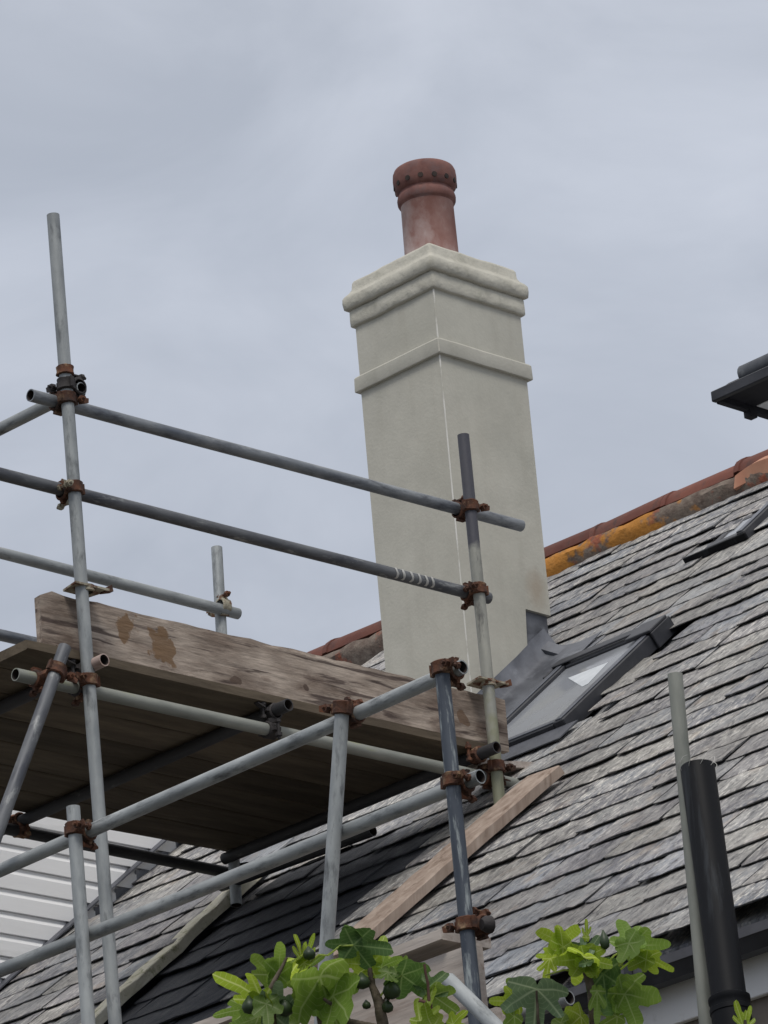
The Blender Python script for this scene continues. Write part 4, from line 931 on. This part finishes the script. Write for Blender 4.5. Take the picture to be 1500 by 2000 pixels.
def leaf(cx, cy, tx, ty, wid, kind='five', m='leaf_mid', sgn=1, dep=0, curl=.25, fold=.25, roll=0, name='leaf'):
    """cx, cy: where the stalk joins; tx, ty: the tip as sighted; wid: its full width (same units)"""
    seed = int(cx*7+cy*3); rnd = random.Random(seed); d = D0+dep; u = d/FPX
    p0 = at(cx, cy, d); v = (RT*(tx-cx) - UP*(ty-cy))*u; W = wid*u*1.1; v = v*1.06; true = max(v.length, W*{'five': .72, 'three': .80, 'young': 1.5}[kind])
    a = v + FW*sgn*math.sqrt(max(0, true**2-v.length**2)); a.normalize()
    b = a.cross(FW if abs(a.dot(FW)) < .95 else UP).normalized()
    b = (Matrix.Rotation(roll, 3, a) @ b); nrm = b.cross(a).normalized()
    out, ribs = lobe_outline(kind, seed); wd = max(r*math.cos(t) for t, r in out)-min(r*math.cos(t) for t, r in out)
    kx = W/wd; ky = true/max(r*math.sin(t) for t, r in out)
    bm = B(); uvl = bm.loops.layers.uv.new('veins'); c = bm.verts.new((0, 0, 0)); rings = []; K = (.22, .5, .78, 1)
    def co(t, r):
        x, y = r*math.cos(t)*kx, r*math.sin(t)*ky
        z = -curl*(x*x+y*y)/true*1.1 + fold*abs(x)*.5 + .085*true*noise.noise(Vector((x/true*3, y/true*3, seed))) + .02*true*math.sin(t*5+seed)*r
        return Vector((x, y, z))
    for k in K: rings.append([bm.verts.new(co(t, r*k)) for t, r in out])
    info = {}
    def rd(t, rr):
        deg = math.degrees(t); dm = min(abs((deg-b_+180) % 360-180) for b_ in ribs); return (math.radians(dm)*rr, rr-.35*math.radians(dm)*rr)
    info[c] = (0, 0)
    for k, rg in zip(K, rings):
        for (t, r), q in zip(out, rg): info[q] = rd(t, r*k)
    n = len(out)
    for i in range(n):
        j = (i+1) % n; bm.faces.new((c, rings[0][i], rings[0][j]))
        for r1, r2 in zip(rings, rings[1:]): bm.faces.new((r1[i], r2[i], r2[j], r1[j]))
    for f in bm.faces:
        for l in f.loops: l[uvl].uv = info[l.vert]
    me = bpy.data.meshes.new(name); bm.to_mesh(me); bm.free(); me.materials.append(M[m]); me.polygons.foreach_set('use_smooth', [True]*len(me.polygons))
    Mw = Matrix(((b.x, a.x, nrm.x, p0.x), (b.y, a.y, nrm.y, p0.y), (b.z, a.z, nrm.z, p0.z), (0, 0, 0, 1)))
    return place(bpy.data.objects.new(name, me), Mw, fig)
LEAVES = [
 # left clump
 (512, 1955, 438, 1896, 62, 'young', 'leaf_bright', 1, 0), (486, 1972, 420, 1974, 46, 'three', 'leaf_mid', 1, .05), (505, 1985, 455, 2010, 60, 'three', 'leaf_mid', -1, .03),
 (530, 1905, 498, 1862, 62, 'three', 'leaf_mid', 1, .06), (545, 1905, 546, 1840, 52, 'three', 'leaf_mid', 1, .04), (540, 1925, 512, 1900, 60, 'three', 'leaf_mid', -1, .08),
 (538, 1985, 548, 1915, 66, 'three', 'leaf_grey', 1, 0), (520, 1960, 524, 2002, 58, 'three', 'leaf_mid', -1, -.03), (556, 2000, 575, 1975, 50, 'three', 'leaf_mid', 1, .04),
 (585, 1880, 560, 1903, 60, 'young', 'leaf_bright', 1, .03), (590, 1875, 580, 1824, 26, 'young', 'leaf_bright', 1, .02), (598, 1868, 614, 1836, 26, 'young', 'leaf_bright', 1, .02),
 (590, 1872, 565, 1855, 34, 'young', 'leaf_bright', -1, .02), (594, 1880, 604, 1912, 40, 'young', 'leaf_bright', -1, 0), (520, 1965, 500, 1940, 45, 'three', 'leaf_bright', 1, -.02),
 (625, 1908, 640, 1992, 138, 'three', 'leaf_mid', 1, -.06), (650, 1945, 700, 1985, 120, 'three', 'leaf_mid', -1, -.04), (612, 1925, 568, 1948, 82, 'three', 'leaf_mid', 1, -.02),
 (705, 1842, 640, 1850, 62, 'three', 'leaf_dark', 1, .03), (690, 1846, 765, 1856, 74, 'three', 'leaf_dark', 1, .0), (690, 1835, 712, 1812, 60, 'three', 'leaf_dark', -1, .05),
 (722, 1886, 668, 1878, 50, 'three', 'leaf_bright', 1, 0), (724, 1890, 742, 1862, 60, 'young', 'leaf_bright', 1, .02), (745, 1890, 778, 1872, 48, 'three', 'leaf_mid', 1, .02),
 (758, 1898, 752, 1930, 44, 'young', 'leaf_mid', -1, -.02), (772, 1905, 796, 1882, 46, 'three', 'leaf_mid', 1, .04), (785, 1905, 830, 1935, 84, 'three', 'leaf_dark', 1, 0),
 (830, 1932, 866, 1916, 66, 'three', 'leaf_dark', 1, .04), (846, 1945, 880, 1975, 70, 'three', 'leaf_mid', 1, .03), (820, 1995, 850, 1945, 50, 'young', 'leaf_bright', 1, -.04),
 (845, 2008, 825, 1975, 54, 'three', 'leaf_bright', 1, -.05), (885, 2000, 905, 1978, 40, 'three', 'leaf_bright', 1, -.02), (650, 1990, 655, 2030, 70, 'three', 'leaf_mid', -1, .03),
 (600, 1800+92, 622, 1872, 30, 'young', 'leaf_mid', 1, .04),
 # right clump
 (1100, 1850, 1066, 1822, 66, 'three', 'leaf_bright', 1, .02), (1092, 1845, 1120, 1815, 56, 'three', 'leaf_bright', 1, .03), (1075, 1872, 1062, 1912, 38, 'young', 'leaf_bright', 1, 0),
 (1078, 1868, 1050, 1866, 36, 'three', 'leaf_bright', 1, .03), (1140, 1872, 1082, 1880, 60, 'three', 'leaf_bright', 1, -.02), (1142, 1872, 1186, 1888, 60, 'three', 'leaf_bright', 1, -.02),
 (1140, 1868, 1135, 1902, 80, 'three', 'leaf_bright', 1, -.03), (1146, 1860, 1120, 1842, 44, 'three', 'leaf_grey', 1, .02), (1146, 1862, 1170, 1838, 44, 'three', 'leaf_grey', 1, .02),
 (1146, 1880, 1146, 1846, 36, 'young', 'leaf_grey', 1, -.04), (1145, 1832, 1146, 1796, 18, 'young', 'leaf_bright', 1, 0), (1235, 1845, 1210, 1812, 68, 'three', 'leaf_mid', 1, .02),
 (1240, 1848, 1292, 1846, 72, 'three', 'leaf_mid', 1, .03), (1228, 1842, 1250, 1872, 66, 'three', 'leaf_mid', -1, 0), (1262, 1872, 1314, 1888, 44, 'three', 'leaf_bright', 1, .0),
 (1262, 1874, 1228, 1892, 42, 'three', 'leaf_bright', 1, -.01), (1178, 1902, 1188, 1978, 76, 'three', 'leaf_dark', 1, .01), (1172, 1905, 1200, 1915, 60, 'three', 'leaf_dark', 1, .03),
 (1216, 1940, 1270, 1952, 86, 'three', 'leaf_mid', 1, .0), (1220, 1942, 1248, 1998, 76, 'three', 'leaf_mid', 1, -.02), (1212, 1938, 1200, 1962, 50, 'three', 'leaf_grey', 1, .02),
 (1048, 1932, 1040, 2012, 118, 'five', 'leaf_grey', 1, -.06), (1008, 1958, 970, 1952, 56, 'three', 'leaf_bright', 1, .02), (1004, 1985, 975, 2004, 60, 'three', 'leaf_mid', -1, .02),
 (1020, 1945, 1000, 1925, 50, 'three', 'leaf_mid', 1, .03), (1166, 1935, 1168, 1998, 34, 'young', 'leaf_mid', 1, -.05), (1134, 1985, 1112, 2010, 60, 'three', 'leaf_bright', 1, .0),
 (1205, 1985, 1180, 2005, 50, 'three', 'leaf_mid', 1, .02), (1095, 1998, 1140, 1980, 36, 'three', 'leaf_mid', 1, .04), (1212, 1885, 1212, 1868, 12, 'young', 'leaf_bright', 1, 0),
 # the shoot at the right edge
 (1452, 2005, 1442, 1968, 30, 'young', 'leaf_bright', 1, 0), (1456, 2008, 1466, 1978, 30, 'young', 'leaf_bright', 1, .01),
]
for q in LEAVES:
    curl = random.uniform(.15, .5); leaf(*q, curl=curl, fold=random.uniform(.1, .4), roll=random.uniform(-.5, .5))
def stalk(a, b, o=0): 
    p, q = at(a[0], a[1], D0+o), at(b[0], b[1], D0+o); m_ = (p+q)/2+Vector((0, 0, .012)); limb('stalk', [(p, .003), (m_, .0026), (q, .0022)], 'leaf_bright', fig)
for a, b in (((606, 1880), (640, 1866)), ((640, 1866), (690, 1846)), ((1146, 1890), (1100, 1850)), ((1140, 1900), (1065, 1905)), ((1165, 1905), (1235, 1845)), ((1212, 1893), (1262, 1872)), ((1160, 1960), (1216, 1940)), ((530, 1935), (512, 1955)), ((740, 1950), (785, 1905)), ((1050, 1985), (1008, 1958))):
    stalk(a, b)
for x, y, r, e in ((488, 1963, 16, 1.1), (557, 1966, 17, 1.15), (708, 1916, 16, 1.0), (765, 1932, 18, 1.1), (604, 1862, 13, 1.0), (1181, 1836, 10, 1.9), (716, 1962, 9, 1.0), (757, 1965, 12, 1.1), (1034, 1935, 10, 1)):
    p = at(x, y, D0-.01); rr = r*D0/FPX; bm = B()
    lathe(bm, p-Vector((0, 0, rr*e)), Vector((0, .05, 1)), [(0, rr*.2), (rr*.25*e, rr*.8), (rr*.8*e, rr), (rr*1.3*e, rr*.82), (rr*1.75*e, rr*.4), (rr*2.1*e, rr*.16)], 14); obj('fig_fruit', bm, 'green_fig', fig, True, sharp=80)
